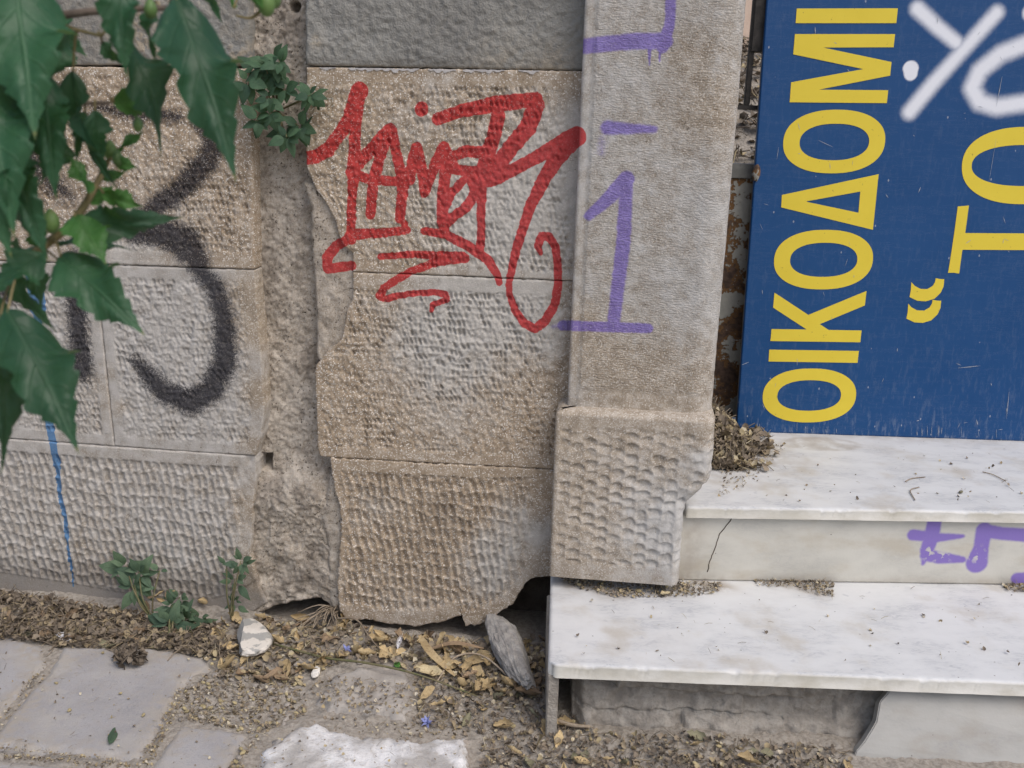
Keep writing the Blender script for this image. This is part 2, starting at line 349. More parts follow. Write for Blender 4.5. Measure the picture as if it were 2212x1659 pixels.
def litter_mat():
    s = NT('fine_litter'); t = s.attr('tone'); a = s.noise(90, 2)
    r = s.t.nodes.new('ShaderNodeValToRGB'); s.put(r.inputs[0], t); e = r.color_ramp.elements
    e[0].position = 0; e[0].color = (.09, .072, .056, 1); e[1].position = 1; e[1].color = (.62, .57, .47, 1)
    for p, c in ((.25, (.18, .148, .115, 1)), (.5, (.28, .23, .175, 1)), (.72, (.40, .32, .19, 1)), (.88, (.5, .42, .25, 1))):
        k = e.new(p); k.color = c
    return s.fin(s.mix(s.math('MULTIPLY', a, .4), r.outputs[0], (.16, .13, .1)), .85, None, .25)
M['litter_mix'] = litter_mat()
M['feather'] = simple_mat('white_feather', (.68, .68, .72), (.8, .8, .84), 80, .0004)
M['petal'] = simple_mat('faded_blue_petal', (.2, .23, .5), (.32, .35, .62), 90, .0004)
M['iron'] = simple_mat('dark_iron', (.02, .018, .016), (.045, .04, .036), 60, .0008, .6)
M['zinc'] = simple_mat('grey_painted_steel', (.14, .14, .13), (.21, .205, .19), 30, .0006, .6)
def rust_mat():
    s = NT('rusted_peeling_steel'); a, b = s.noise(16, 6, .65), s.noise(90, 4)
    c = s.mix(s.ss(b, .3, .7), (.05, .033, .025), (.11, .07, .05)); k = s.ss(s.math('ADD', a, s.math('MULTIPLY_ADD', b, .35, -.17)), .52, .56)
    c = s.mix(k, c, s.mix(b, (.24, .24, .215), (.36, .35, .31))); c = s.mix(s.math('MULTIPLY', s.ss(a, .44, .5), s.math('SUBTRACT', 1.0, k)), c, (.16, .085, .035))
    return s.fin(c, .8, s.bump(s.math('ADD', k, b), .0012), .3)
M['rust'] = rust_mat()
def sign_mat():
    s = NT('scuffed_blue_board'); a, b = s.noise(8, 5), s.noise(130, 3)
    c = s.mix(a, (.0065, .052, .165), (.010, .066, .20))
    scr = s.noise(1, 6, .75, s.map(110, 110, 26)); d = s.attr('dirt')
    c = s.mix(s.math('MULTIPLY', d, s.ss(scr, .5, .66)), c, (.27, .31, .39))
    vor = s.t.nodes.new('ShaderNodeTexVoronoi'); s.put(vor.inputs['Vector'], s.map(1, 1, .6)); vor.inputs['Scale'].default_value = 42
    dk = s.math('MULTIPLY', s.math('LESS_THAN', vor.outputs['Distance'], .075), s.math('GREATER_THAN', s.n('ShaderNodeSeparateColor', 0, i_0=vor.outputs['Color']), .6))
    c = s.mix(s.math('MULTIPLY', dk, .55), c, (.4, .42, .46))
    l = s.noise(3, 8, .8, s.map(1, 1, 9)); c = s.mix(s.math('MULTIPLY', s.ss(s.math('ABSOLUTE', s.math('SUBTRACT', l, .5)), .004, 0), .18), c, (.35, .38, .42))
    p = s.attr('spray'); k = s.ss(s.math('ADD', p, s.math('MULTIPLY_ADD', b, .16, -.08)), .05, .95); k = s.math('MULTIPLY', k, s.math('GREATER_THAN', p, .01))
    c = s.mix(k, c, (.72, .74, .80)); return s.fin(c, s.mr(a, .3, .7, .36, .5), s.bump(b, .0002), .28)
M['sign'] = sign_mat()
def letter_mat():
    s = NT('yellow_lettering'); a, b = s.noise(20, 4), s.noise(150, 3); c = s.mix(a, (.66, .51, .045), (.72, .57, .06))
    c = s.mix(s.math('MULTIPLY', s.ss(b, .68, .74), .6), c, (.2, .15, .05)); return s.fin(c, .5, None, .25)
M['yellow'] = letter_mat()
M['pink_wall'] = simple_mat('pink_render', (.55, .42, .34), (.62, .49, .4), 10, .002)
M['bluegrey'] = simple_mat('scrap_white', (.55, .57, .62), (.7, .72, .76), 30, .001)

# ------------------------------------------------------------------ sprayed strokes (survey px): (points, widths, softness)
A4, A5 = (609.9, 0), (609.9, 474.4)
def S(pts, w, o=None, soft=9, k=1.0):
    if o is not None: pts = c4(pts, *o); w = [k * .3064 for k in (w if hasattr(w, '__len__') else [w])]
    w = list(w) if hasattr(w, '__len__') else [w]
    if len(w) == 1: w = w * len(pts)
    if len(w) == 2 and len(pts) > 2: w = list(np.linspace(w[0], w[1], len(pts)))
    return pts, w, soft, k
red = [
 S([(150,1115),(230,1105),(320,1060),(400,950),(470,840),(520,710),(545,640)], [105,105,105,100,105,125,130], A4),
 S([(540,650),(515,900),(505,1180),(490,1400),(482,1640),(485,1690)], [110,85,105,70,75,80], A4),
 S([(500,1190),(600,1085),(700,965),(757,915)], 92, A4), S([(757,915),(700,1060),(640,1280),(620,1510)], [100,90,85,80], A4),
 S([(770,920),(808,1100),(850,1290),(828,1540)], [85,80,90,80], A4), S([(480,1215),(610,1265),(850,1285),(905,1265)], 75, A4),
 S([(895,1270),(925,1110),(945,1045)], 85, A4), S([(945,1045),(985,1200),(1000,1365)], [95,85,70], A4), S([(1000,1365),(1080,1150),(1140,1040)], [70,85,90], A4),
 S([(1140,1035),(1190,1120),(1210,1190)], 80, A4), S([(1185,1110),(1300,1065),(1450,1080)], [80,85,95], A4), S([(1150,1060),(1150,1200),(1130,1400),(1130,1580)], [80,90,85,95], A4),
 S([(1150,1185),(1300,1205),(1440,1215)], 80, A4), S([(1280,1270),(1200,1350),(1160,1440)], 65, A4), S([(1330,1250),(1365,1350),(1300,1460),(1190,1540),(1140,1595)], [90,85,80,75,70], A4),
 S([(1150,1590),(1150,1650)], [70,45], A4), S([(1400,1250),(1402,1450),(1400,1700),(1388,1780)], [100,70,65,70], A4),
 S([(1095,840),(1250,785),(1500,735),(1790,700)], [90,95,120,100], A4), S([(1790,740),(1730,900),(1610,1040),(1500,1190)], [130,130,120,120], A4), S([(1520,820),(1500,930),(1450,1080),(1420,1200)], [110,105,110,120], A4),
 S([(980,760),(980,775)], 98, A4), S([(1380,1270),(1500,1260),(1620,1200),(1800,1105),(1960,1010),(2070,965)], [120,110,95,95,120,150], A4),
 S([(2040,1000),(1930,1120),(1830,1290),(1750,1450),(1700,1600),(1655,1740),(1620,1880),(1597,2000),(1600,2080),(1640,2190),(1710,2285),(1780,2320),(1850,2270),(1920,2150),(1945,2000),(1940,1860),(1925,1740),(1880,1670),(1830,1665),(1800,1730),(1820,1785)],
   [130,120,100,85,75,70,60,55,52,60,68,72,75,70,64,62,64,68,70,60,40], A4),
 S([(480,110),(600,98),(700,95),(880,75)], [90,80,75,60], A5), S([(1000,80),(1150,105),(1300,180),(1450,285),(1515,390),(1528,445)], [60,75,80,75,60,50], A5),
 S([(860,30),(870,90)], [60,40], A5), S([(490,130),(380,185),(315,270),(320,345),(490,325)], [75,80,85,80,75], A5),
 S([(690,262),(900,245),(1270,262),(1290,272),(1100,295),(900,365),(720,480),(682,540),(720,560),(900,522),(1080,512),(1150,530),(1160,565),(1060,600),(1050,640)], [50,55,80,75,70,60,62,60,55,50,52,58,52,45,40], A5)]
P0 = (1186, 0)
purple = [S([(860,-60),(850,180),(800,330)], [75,75,90], P0, 9), S([(255,325),(600,290),(820,290)], [110,115,110], P0, 12), S([(710,330),(708,460)], [30,14], P0, 5), S([(782,340),(778,430)], [30,14], P0, 5),
 S([(410,900),(740,912)], [105,55], P0, 16), S([(280,1520),(420,1400),(545,1260)], [75,105,120], P0, 12), S([(1353,388),(1347,520),(1325,700)], [30,34,30], None, 12), S([(1215,703),(1400,709)], [26,24], None, 9),
 S([(1195,705),(1225,704)], [8,16], None, 34), S([(1300,300),(1300,330)], [6,6], None, 60)]
black = [S([(205,232),(300,245),(385,252)], [28,46,32], None, 36, .85), S([(432,270),(455,285),(462,320),(445,350),(400,400),(345,440),(300,480)], [40,50,54,56,54,50,44], None, 34, .92),
 S([(285,505),(340,500),(400,525),(430,565)], [46,68,74,54], None, 36, 1.0), S([(330,470),(400,545)], [44,60], None, 38, .9), S([(420,575),(465,620),(484,690),(486,780),(458,842),(410,870),(355,848),(318,808),(290,778)], [44,50,54,60,62,64,60,50,30], None, 42),
 S([(160,560),(165,680),(178,800)], [46,52,56], None, 42), S([(190,800),(195,835)], [10,6], None, 40), S([(0,610),(18,640)], [40,40], None, 30), S([(60,330),(110,400),(150,420)], [70,70,50], None, 60, .8), S([(340,560),(350,760)], [2,2], None, 60, .6), S([(355,600),(360,780)], [2,2], None, 70, .5)]
blue = [S([(74,600),(80,665)], [46,44], None, 6), S([(80,665),(84,790)], [20,22], None, 5), S([(92,830),(103,900),(115,960),(122,1010)], [24,22,20,20], None, 5), S([(122,1010),(128,1070),(140,1120),(145,1180),(151,1220),(157,1268)], [15,14,13,10,9,4], None, 4)]
def stroke_field(strokes, u, v, off):
    m = np.zeros(u.shape); px = 1 / 1090.0
    for pts, w, soft, st_ in strokes:
        q = Wuv(pts, off); ww = np.array(w) * px * (1.12 if strokes is black else .9); sf = soft * px
        lo = q.min(0) - ww.max() - 2 * sf; hi = q.max(0) + ww.max() + 2 * sf
        k = (u > lo[0]) & (u < hi[0]) & (v > lo[1]) & (v < hi[1])
        if not k.any(): continue
        d, pos = seg_dist(u[k], v[k], [tuple(p) for p in q]); wid = np.interp(pos, np.arange(len(ww)), ww)
        m[k] = np.maximum(m[k], st_ * np.clip(.5 + (wid / 2 - d) / sf, 0, 1))
    return m
def paint_attr(u, v, off):
    wob = .0012 * fbm(u, v, 160, 91, 2)
    return np.stack([stroke_field(red, u + wob, v - wob, off), stroke_field(black, u, v, off), stroke_field(purple, u + wob, v, off), stroke_field(blue, u + wob, v, off)], 1)
def blobs(u, v, lst, off=0.0):
    """sum of soft discs given as (x, y, radius px, weight)"""
    r = np.zeros(u.shape)
    for x, y, rad, w in lst:
        q = Wuv([(x, y)], off)[0]; r += w * np.exp(-((u - q[0]) ** 2 + (v - q[1]) ** 2) / (rad / 1090.) ** 2)
    return r

# ------------------------------------------------------------------ tooling reliefs, metres, <= 0 is cut in
def tool_plinth(u, v, sd_):
    p = .0168; uu = u + .13 * (v - .2) + .006 * fbm(u, v, 13, sd_ + 3, 2) + .0016 * fbm(u, v, 70, sd_ + 4, 2)
    k = np.floor(uu / p); x = uu / p - k; rh = .0285
    vv = v + .007 * fbm(u, v, 7, sd_, 2) + .013 * (_h(k, k * 0 + 3, sd_ + 5) - .5) + .004 * fbm(u, v, 60, sd_ + 6, 2); row = np.floor(vv / rh); y = vv / rh - row
    sh = .35 * (_h(row, row * 0 + 9, sd_ + 5) - .5) + .2 * (_h(k, row, sd_ + 6) - .5); x = (x + sh) % 1.0
    amp = .45 + .85 * _h(k, row, sd_ + 7)
    gx = sst(0, .14, x) * (1 - sst(.16, .98, x)); gy = sst(0, .22, y) * (1 - .7 * sst(.7, 1, y))
    rid = np.exp(-((x - 1.0 * (x > .5)) / .13) ** 2)
    return -.0062 * amp * gx * gy + .001 * rid + .0012 * fbm(u, v, 75, sd_ + 11, 3) + .0018 * fbm(u, v, 190, sd_ + 15, 2) - .001
def tool_pick(u, v, sd_):
    vv = v + .008 * fbm(u, v, 20, sd_, 3); rh = .0145; row = np.floor(vv / rh); y = vv / rh - row
    uu = u + .3 * v + .009 * fbm(u, v, 22, sd_ + 3, 3) + .006 * _h(row, row * 0, sd_ + 5); p = .0098; k = np.floor(uu / p); x = uu / p - k
    amp = _h(k, row, sd_ + 7) ** 1.4 * (.35 + 1.3 * sst(-.35, .45, fbm(u, v, 11, sd_ + 21, 3)))
    g = sst(0, .3, x) * (1 - sst(.4, 1, x)) * sst(0, .3, y) * (1 - .8 * sst(.6, 1, y))
    return -.0055 * amp * g + .0022 * fbm(u, v, 85, sd_ + 11, 3) + .0020 * fbm(u, v, 190, sd_ + 15, 2) + .0012 * fbm(u, v, 28, sd_ + 13, 2)
def tool_scallop(u, v, sd_):
    w, h = .0262, .0222
    uu = u + .005 * fbm(u, v, 24, sd_, 3); k = np.floor(uu / w); x = uu / w - k
    vv = v + .42 * h * k + .006 * (_h(k, k * 0, sd_) - .5) + .0045 * fbm(u, v, 36, sd_ + 2, 2); row = np.floor(vv / h); y = 1 - (vv / h - row)   # y: 0 top .. 1 bottom
    amp = .25 + 1.0 * sst(.1, .9, _h(k, row, sd_ + 4)); d = sst(0, .14, y + .10 * np.cos((x - .5) * 6.28)) * (1 - sst(.15, 1.05, y))
    return -.0048 * amp * d * (.3 + .7 * sst(0, .22, x) * (1 - sst(.78, 1, x))) + .0016 * fbm(u, v, 90, sd_ + 9, 3)

def polyfrac(P, axis, n):
    a = P[:, axis]; t = (a - a[0]) / (a[-1] - a[0]); t = np.maximum.accumulate(t) + np.arange(len(t)) * 1e-7; t /= t[-1]
    q = np.linspace(0, 1, n); return np.stack([np.interp(q, t, P[:, 0]), np.interp(q, t, P[:, 1])], 1)
def patch(name, B, T, L, R, off, disp, mat, parent, res=.0022, thick=.05, rnd=.004, wear=None, dirt=None, paint=True, rough=.0012, seed=0, gap=.0):
    Bq, Tq = Wuv(B, off), Wuv(T, off)
    Lq = np.concatenate([Bq[:1], Wuv(L, off) if L else np.zeros((0, 2)), Tq[:1]]); Rq = np.concatenate([Bq[-1:], Wuv(R, off) if R else np.zeros((0, 2)), Tq[-1:]])
    wd = max(np.ptp(Bq[:, 0]), np.ptp(Tq[:, 0])); ht = max(np.ptp(Lq[:, 1]), np.ptp(Rq[:, 1]))
    nx, ny = max(4, int(wd / res)), max(4, int(ht / res))
    b, t_, l, r = polyfrac(Bq, 0, nx), polyfrac(Tq, 0, nx), polyfrac(Lq, 1, ny), polyfrac(Rq, 1, ny)
    s = np.linspace(0, 1, nx)[None, :, None]; t = np.linspace(0, 1, ny)[:, None, None]
    P = (1 - t) * b[None] + t * t_[None] + (1 - s) * l[:, None] + s * r[:, None] - ((1 - s) * (1 - t) * b[0] + s * (1 - t) * b[-1] + (1 - s) * t * t_[0] + s * t * t_[-1])
    u, v = P[..., 0].ravel(), P[..., 1].ravel(); ss_, tt = np.broadcast_to(s[..., 0], (ny, nx)).ravel(), np.broadcast_to(t[..., 0], (ny, nx)).ravel()
    dl, dr, db, dt = ss_ * wd, (1 - ss_) * wd, tt * ht, (1 - tt) * ht; de = np.minimum(np.minimum(dl, dr), np.minimum(db, dt))
    if gap:
        u = u + gap * ((1 - sst(0, .01, dl)) - (1 - sst(0, .01, dr))); v = v + gap * ((1 - sst(0, .01, db)) - (1 - sst(0, .01, dt)))
    if rough:
        e = 1 - sst(0, .02, de); u = u + rough * e * fbm(u, v, 120, seed + 51, 2); v = v + rough * e * fbm(u, v, 120, seed + 57, 2)
    d = disp(u, v, dict(l=dl, r=dr, b=db, t=dt, e=de)) if disp else np.zeros(u.shape)
    d = d - rnd * (1 - np.clip(de / (rnd * 1.2), 0, 1)) ** 2
    V = u[:, None] * TW + (off + d)[:, None] * NW; V[:, 2] += v
    bi, sk = skirt(nx, ny, len(V)); Vb = V[bi] - NW * thick
    q = lambda a: np.concatenate([a, a[bi]])
    pa = paint_attr(u, v, off) if paint else np.zeros((len(u), 4))
    at = {'paint': np.concatenate([pa, pa[bi] * 0]), 'wear': q(wear(u, v, de) if wear else np.full(u.shape, .4)), 'dirt': q(dirt(u, v, de) if dirt else np.zeros(u.shape)), 'comb': q(np.zeros(u.shape))}
    return mesh_np(name, np.concatenate([V, Vb]), [grid_faces(nx, ny), sk], mat, parent, at)
def margin(d, sides, w=.03, k=.004):
    """1 in the tooled field, 0 on the drafted margin; sides like 'tb' with widths"""
    m = np.ones(d['e'].shape)
    for c in sides: m = m * sst(w - k, w + k, d[c])
    return m

# ================================================================== SETTING
def fb1(x, y): return fbm(x, y, 9, 301, 4)
def wall_y(x): return -np.tan(WYAW) * x
def soil_z(x, y):
    x = np.asarray(x, float); y = np.asarray(y, float); dw = wall_y(x) - y       # distance in front of the wall
    m = .004 * np.exp(-(dw / .085) ** 2) * (1 - sst(-.66, -.52, x)) - (.018 * (1 - sst(.02, .08, dw)) + .06 * (1 - sst(-.06, -.005, dw))) * sst(-.58, -.5, x) * (1 - sst(.12, .2, x)) + .007 * sst(.10, .18, dw) * (1 - sst(-.3, -.15, x))
    m = m + .010 * sst(.22, .35, x) * sst(.62, .5, dw)
    return m + .006 * fb1(x, y) + .004 * fbm(x, y, 45, 305, 3) + .002 * fbm(x, y, 150, 309, 2) - .002
def field(name, x0, x1, y0, y1, res, zf, mat, parent=None, attrs=None):
    nx, ny = int((x1 - x0) / res), int((y1 - y0) / res); X, Y = np.meshgrid(np.linspace(x0, x1, nx), np.linspace(y0, y1, ny))
    X, Y = X.ravel(), Y.ravel(); return mesh_np(name, np.stack([X, Y, zf(X, Y)], 1), [grid_faces(nx, ny)], mat, parent, attrs(X, Y) if attrs else None)
g = mesh_np('ground', [(-60, -60, -.03), (60, -60, -.03), (60, 60, -.03), (-60, 60, -.03)], [np.array([[0, 1, 2, 3]])], M['soil']); tag(g, kind='structure')
def soil_edge(x, y):
    e = np.minimum(np.minimum(x + 1.45, 1.6 - x), np.minimum(y + 1.05, .30 - y)); return soil_z(x, y) - .05 * (1 - sst(0, .1, e))
tag(field('soil_strip', -1.45, 1.6, -1.05, .30, .0055, soil_edge, M['soil']), kind='structure')

# pavement: slabs with sandy joints
pav = thing('pavement', None, None); tag(pav, kind='structure')
def slab_field(name, px, z, mat, parent, res=.005, dirtf=None, rough=.0015, edge=.006, seed=0, wob=.0025, depth=.03):
    P = Gp(px, z)[:, :2]; lo, hi = P.min(0) - .01, P.max(0) + .01
    nx, ny = max(6, int((hi[0] - lo[0]) / res)), max(6, int((hi[1] - lo[1]) / res)); X, Y = np.meshgrid(np.linspace(lo[0], hi[0], nx), np.linspace(lo[1], hi[1], ny)); X, Y = X.ravel(), Y.ravel()
    s = poly_sd(X, Y, P) + wob * fbm(X, Y, 60, seed, 3); f = sst(-.001, edge, s)
    Z = z + rough * fbm(X, Y, 30, seed + 4, 4) - depth * (1 - f)
    F = grid_faces(nx, ny); keep = (s > -res * 1.5)[F].any(1); F = F[keep]
    use = np.unique(F); mp = np.full(len(X), -1); mp[use] = np.arange(len(use)); 
    return mesh_np(name, np.stack([X, Y, Z], 1)[use], [mp[F]], mat, parent, {'dirt': (dirtf(X, Y, s) if dirtf else np.zeros(len(X)))[use]})
def pdirt(X, Y, s): return 1.0 * (1 - sst(.005, .06, s + .03 * fbm(X, Y, 22, 402, 3))) + .9 * np.exp(-((wall_y(X) - Y) / .2) ** 2) + .35 * sst(.1, .5, fbm(X, Y, 8, 400, 3))
slabs = [[(-500,1480),(-330,1250),(95,1390),(104,1432),(0,1556),(-60,1612),(-480,1560)], [(112,1434),(130,1390),(330,1395),(470,1415),(455,1445),(398,1482),(345,1585),(305,1640),(180,1634),(0,1615),(-40,1604)],
         [(382,1558),(440,1562),(542,1578),(520,1625),(480,1760),(260,1760),(318,1660)], [(-60,1628),(0,1632),(180,1650),(290,1662),(240,1780),(-160,1760)], [(-700,1590),(-500,1560),(-80,1622),(-180,1760),(-700,1760)]]
for i, sl in enumerate(slabs): slab_field('paving_slab', sl, .0115, M['paving'], pav, .006, pdirt, .0016, .016, 500 + i * 7, .007, .012)
slab_field('whitewashed_slab', [(535,1670),(556,1602),(607,1570),(640,1552),(680,1547),(740,1565),(830,1577),(915,1583),(1000,1572),(1022,1580),(1032,1622),(1028,1790),(480,1790)], .018, M['whitewash'], pav, .004, lambda X, Y, s_: 1 - sst(.0, .035, s_), .004, .03, 560, .014)
slab_field('cement_patch', [(757,1430),(830,1424),(880,1428),(904,1457),(901,1518),(886,1549),(794,1546),(702,1537),(665,1512),(690,1470),(711,1447)], .017, M['cement'], pav, .004, None, .004, .03, 580, .012)

# ================================================================== WALL
wall = thing('stone_wall', 'old tan stone wall with red graffiti, cracked blocks and grey plaster above', 'wall', W(900, 1340, 0) * [1, 1, 0])
# core
def core():
    a = Wuv([(-420, -260), (1330, -260)], -.11); u0, u1 = a[0, 0], a[1, 0] + .02; nx, ny = 150, 150
    U, Vv = np.meshgrid(np.linspace(u0, u1, nx), np.linspace(-.08, 1.42, ny)); U, Vv = U.ravel(), Vv.ravel()
    d = -.10 - .05 * (1 - sst(.02, .14, Vv)) + .02 * fbm(U, Vv, 14, 77, 4); P = U[:, None] * TW + d[:, None] * NW; P[:, 2] += Vv
    bi, sk = skirt(nx, ny, len(P)); mesh_np('wall_core', np.concatenate([P, P[bi] - NW * .12]), [grid_faces(nx, ny), sk], M['core'], wall)
core()
J1L = [(-420,548),(0,563.5),(236,572),(545,583)]; J2L = [(-420,917),(0,947),(300,969),(552,986)]
XL = -420
def d_plaster(sd_): return lambda u, v, d: .0022 * fbm(u, v, 28, sd_, 4) + .0026 * fbm(u, v, 110, sd_ + 5, 2) - .006 * (1 - sst(0, .02, d['b'])) * .3
patch('plaster_panel', [(XL,137),(120,140),(539,143)], [(XL,-260),(538,-260)], [], [(538,0)], -.012, d_plaster(21), M['plaster'], wall, .003, .045, .003, dirt=lambda u, v, e: .25 + 1.2 * blobs(u, v, [(300, 40, 60, .8), (340, 130, 50, .8), (520, 130, 30, .9)]), paint=False)
patch('plaster_panel', [(660,141),(900,146),(1300,153)], [(660,-260),(1300,-260)], [(660,0)], [], -.010, lambda u, v, d: d_plaster(31)(u, v, d) - .004 * blobs(u, v, [(700,50,25,1),(790,85,20,1),(830,130,60,.5)]) , M['plaster'], wall, .0026, .045, .003, dirt=lambda u, v, e: 1.0 * blobs(u, v, [(680,90,14,.9),(1200,140,40,.7),(1080,140,60,.4)]), paint=False)
def wearf(base, bl, edge=0.0, ew=.03): return lambda u, v, e: base + blobs(u, v, bl) - edge * (1 - sst(0, ew, e))
# upper left block
patch('stone_block', [p for p in J1L[:-1]] + [(551,583)], [(XL,141),(120,143),(539,147)], [], [(548,380),(541,200)], 0.0,
      lambda u, v, d: margin(d, 'b', .032) * (tool_pick(u, v, 101) + .0012 * fbm(u, v, 60, 107, 3)) * margin(d, 'tr', .012), M['stone'], wall, thick=.055, gap=.0009, rnd=.0026,
      wear=wearf(.12, [(330,540,130,.55),(250,560,90,.4),(100,560,120,.3)]), seed=1)
mlj = [(247,964),(226,770),(205,570)]
patch('stone_block', [p for p in J2L[:2]] + [(247,964.5)], [(XL,548),(0,563.5),(205,571)], [], [(226,770)], .0005,
      lambda u, v, d: margin(d, 'tbr', .026) * tool_pick(u, v, 131), M['stone_dull'], wall, thick=.055, gap=.0009, rnd=.0026, wear=wearf(.75, [(230,850,50,-.3)]), seed=2)
patch('stone_block', [(247,964.5),(300,969),(552,986)], [(205,571),(236,572),(551,583)], [(226,770)], [(566,940),(573,880),(560,689)], -.0005,
      lambda u, v, d: margin(d, 'tbl', .026) * tool_pick(u, v, 141) * margin(d, 'r', .03), M['stone_dull'], wall, thick=.055, gap=.0009, rnd=.0026,
      wear=wearf(.85, [(540,620,60,-.8),(560,720,55,-.9),(560,850,45,-.8),(545,960,40,-.45),(230,800,25,-.4),(255,880,25,-.4)]), seed=3)
def d_plinthL(u, v, d):
    m = sst(.026, .031, d['t']) * sst(.060, .070, d['b'] + .03 * sst(.2, .5, d['r']) * 0); e = 1 - sst(.015, .06, d['r'] + .02 * fbm(u, v, 30, 5, 2))
    return m * (1 - e) * tool_plinth(u, v, 151) + e * (.004 * fbm(u, v, 25, 153, 4) - .006) - .003 * (1 - sst(.06, .066, d['b']))
patch('plinth_block', [(XL,1262),(0,1288),(150,1312),(270,1336),(400,1352),(480,1350),(530,1335),(575,1306)], J2L, [], [(556,1270),(540,1200),(545,1100),(552,1040)], .002, d_plinthL, M['stone_dull'], wall, thick=.06, gap=.0008, rnd=.002,
      wear=lambda u, v, e: .72 + blobs(u, v, [(540,1100,50,-.6),(560,1230,70,-.7),(200,1180,90,-.15)]), dirt=lambda u, v, e: .62 * (1 - sst(.05, .11, v + .02 * fbm(u, v, 12, 8, 2))), seed=4)
# recess with rough mortar
def d_recess(u, v, d):
    q = Wuv([(600, 1000)], 0)[0][1]; low = 1 - sst(q - .10, q + .02, v)
    r = .004 * fbm(u, v, 20, 161, 4) + .004 * fbm(u, v, 75, 165, 3) + .0025 * fbm(u, v, 180, 166, 2) + low * (.028 + .014 * fbm(u, v, 11, 167, 4))
    h = Wuv([(574, 992)], -.05)[0]; hole = sst(.020, .015, np.maximum(np.abs(u - h[0]), np.abs(v - h[1]) * 1.05)); r = r - .045 * hole
    h2 = Wuv([(640, 15)], -.05)[0]; r = r - .04 * sst(.012, .008, np.hypot(u - h2[0], v - h2[1]))
    return r
patch('mortar_strip', [(470,1352),(525,1338),(565,1312),(600,1298),(650,1286),(700,1281),(745,1322),(790,1330)], [(500,-260),(760,-260)], [(500,600)], [(780,600)], -.042, d_recess, M['mortar'], wall, .0024, .06, .006,
      wear=lambda u, v, e: .35 + .3 * fbm(u, v, 6, 9, 3) + blobs(u, v, [(640,200,120,.3)]), dirt=lambda u, v, e: .6 * sst(.1, .6, fbm(u, v, 14, 12, 4)) + .5 * sst(.2, .5, fbm(u, v, 60, 14, 3)) + blobs(u, v, [(570,560,40,.6),(580,650,35,.6),(640,60,60,.6),(665,1060,30,.5),(555,390,20,.7)], -.05), paint=False, seed=5)
# right bay
J1R = [(761,588),(1000,597.5),(1232,607.7),(1310,611)]; J2R = [(711,989),(950,1002),(1189,1014.7),(1310,1021)]
patch('stone_block', J1R, [(660,144),(662,144),(1218,152),(1310,154)], [(761,546),(742,533),(729,505),(723,478),(702,438),(680,407),(661,362),(659,300)], [], 0.0,
      lambda u, v, d: margin(d, 'b', .017) * sst(.028, .034, d['t']) * tool_pick(u, v, 171) * margin(d, 'l', .012) * sst(.045, .06, d['r'] - .02), M['stone'], wall, thick=.05, gap=.0009, rnd=.0026,
      wear=lambda u, v, e: .15 + blobs(u, v, [(1180,330,110,.6),(1090,420,110,.45),(1150,540,120,.6),(900,260,60,.25),(940,180,40,.3),(1215,450,60,.6),(870,420,60,.15),(1000,460,80,.35),(1000,590,110,.35),(1240,250,50,.4)]), seed=6)
patch('stone_block', J2R, J1R, [(700,990),(690,986),(685,970),(679,805),(682,787),(708,759),(735,735),(745,695),(748,670),(760,646)], [], .0008,
      lambda u, v, d: sst(.028, .034, d['t']) * sst(.022, .03, d['b']) * tool_pick(u, v, 181) * margin(d, 'l', .01) * sst(.045, .06, d['r'] - .02), M['stone'], wall, thick=.05, gap=.0009, rnd=.0026,
      wear=lambda u, v, e: .10 + blobs(u, v, [(1000,700,150,.6),(930,760,130,.35),(1150,640,90,.65),(1180,740,60,.4),(960,870,120,.2),(1000,615,120,.4)]), seed=7)
patch('broken_core', [(700,800),(775,800)], [(655,395),(775,395)], [(683,768),(683,720),(682,673),(679,634),(676,582),(670,505),(671,450)], [], -.009, lambda u, v, d: .004 * fbm(u, v, 22, 191, 4) + .0025 * fbm(u, v, 80, 195, 3), M['mortar'], wall, .0024, .05, .006,
      wear=lambda u, v, e: np.full(u.shape, .25), seed=8)
def d_plinthR(u, v, d):
    m = sst(.026, .031, d['t']) * sst(.030, .042, d['b']) * margin(d, 'l', .012, .01)
    c = Wuv([(999,1332),(1006,1312),(1020,1295),(1030,1280)], 0); dd, _ = seg_dist(u + .002 * fbm(u, v, 60, 3, 2), v, [tuple(p) for p in c])
    rr = Wuv([(1165, 1100)], 0)[0][0]; flat = sst(rr - .04, rr, u)
    return m * (1 - flat) * tool_plinth(u, v, 201) - .003 * np.exp(-(dd / .0016) ** 2)
patch('plinth_block', [(745,1338),(763,1342),(791,1339),(824,1347),(877,1351),(895,1355),(916,1350),(950,1347),(978,1336),(999,1331),(1005,1353),(1039,1350),(1057,1342),(1085,1319),(1106,1307),(1118,1289),(1134,1261),(1155,1249),(1186,1246),(1310,1246)], J2R,
      [(733,1318),(728,1297),(729,1235),(736,1145),(733,1100),(722,1060),(716,1022)], [], .002, d_plinthR, M['stone'], wall, thick=.075, gap=.0008, rough=.0035, rnd=.002,
      wear=lambda u, v, e: .08 + blobs(u, v, [(810,1090,55,.35),(1090,1180,80,.6),(1060,1250,70,.5),(1110,1100,50,.4),(880,1340,160,.25),(1170,1150,40,.6)]), dirt=lambda u, v, e: .5 * blobs(u, v, [(960,1110,50,.8),(900,1180,70,.4),(1165,1240,40,1.0)]), seed=9)
patch('broken_core', [(720,1316),(770,1325)], [(712,1015),(770,1015)], [(707,1292),(706,1256),(708,1195),(699,1148),(693,1120),(702,1072),(708,1047)], [], -.011, lambda u, v, d: .005 * fbm(u, v, 22, 211, 4) + .0028 * fbm(u, v, 70, 215, 3), M['mortar'], wall, .0024, .06, .008, wear=lambda u, v, e: np.full(u.shape, .4), paint=False, seed=10)
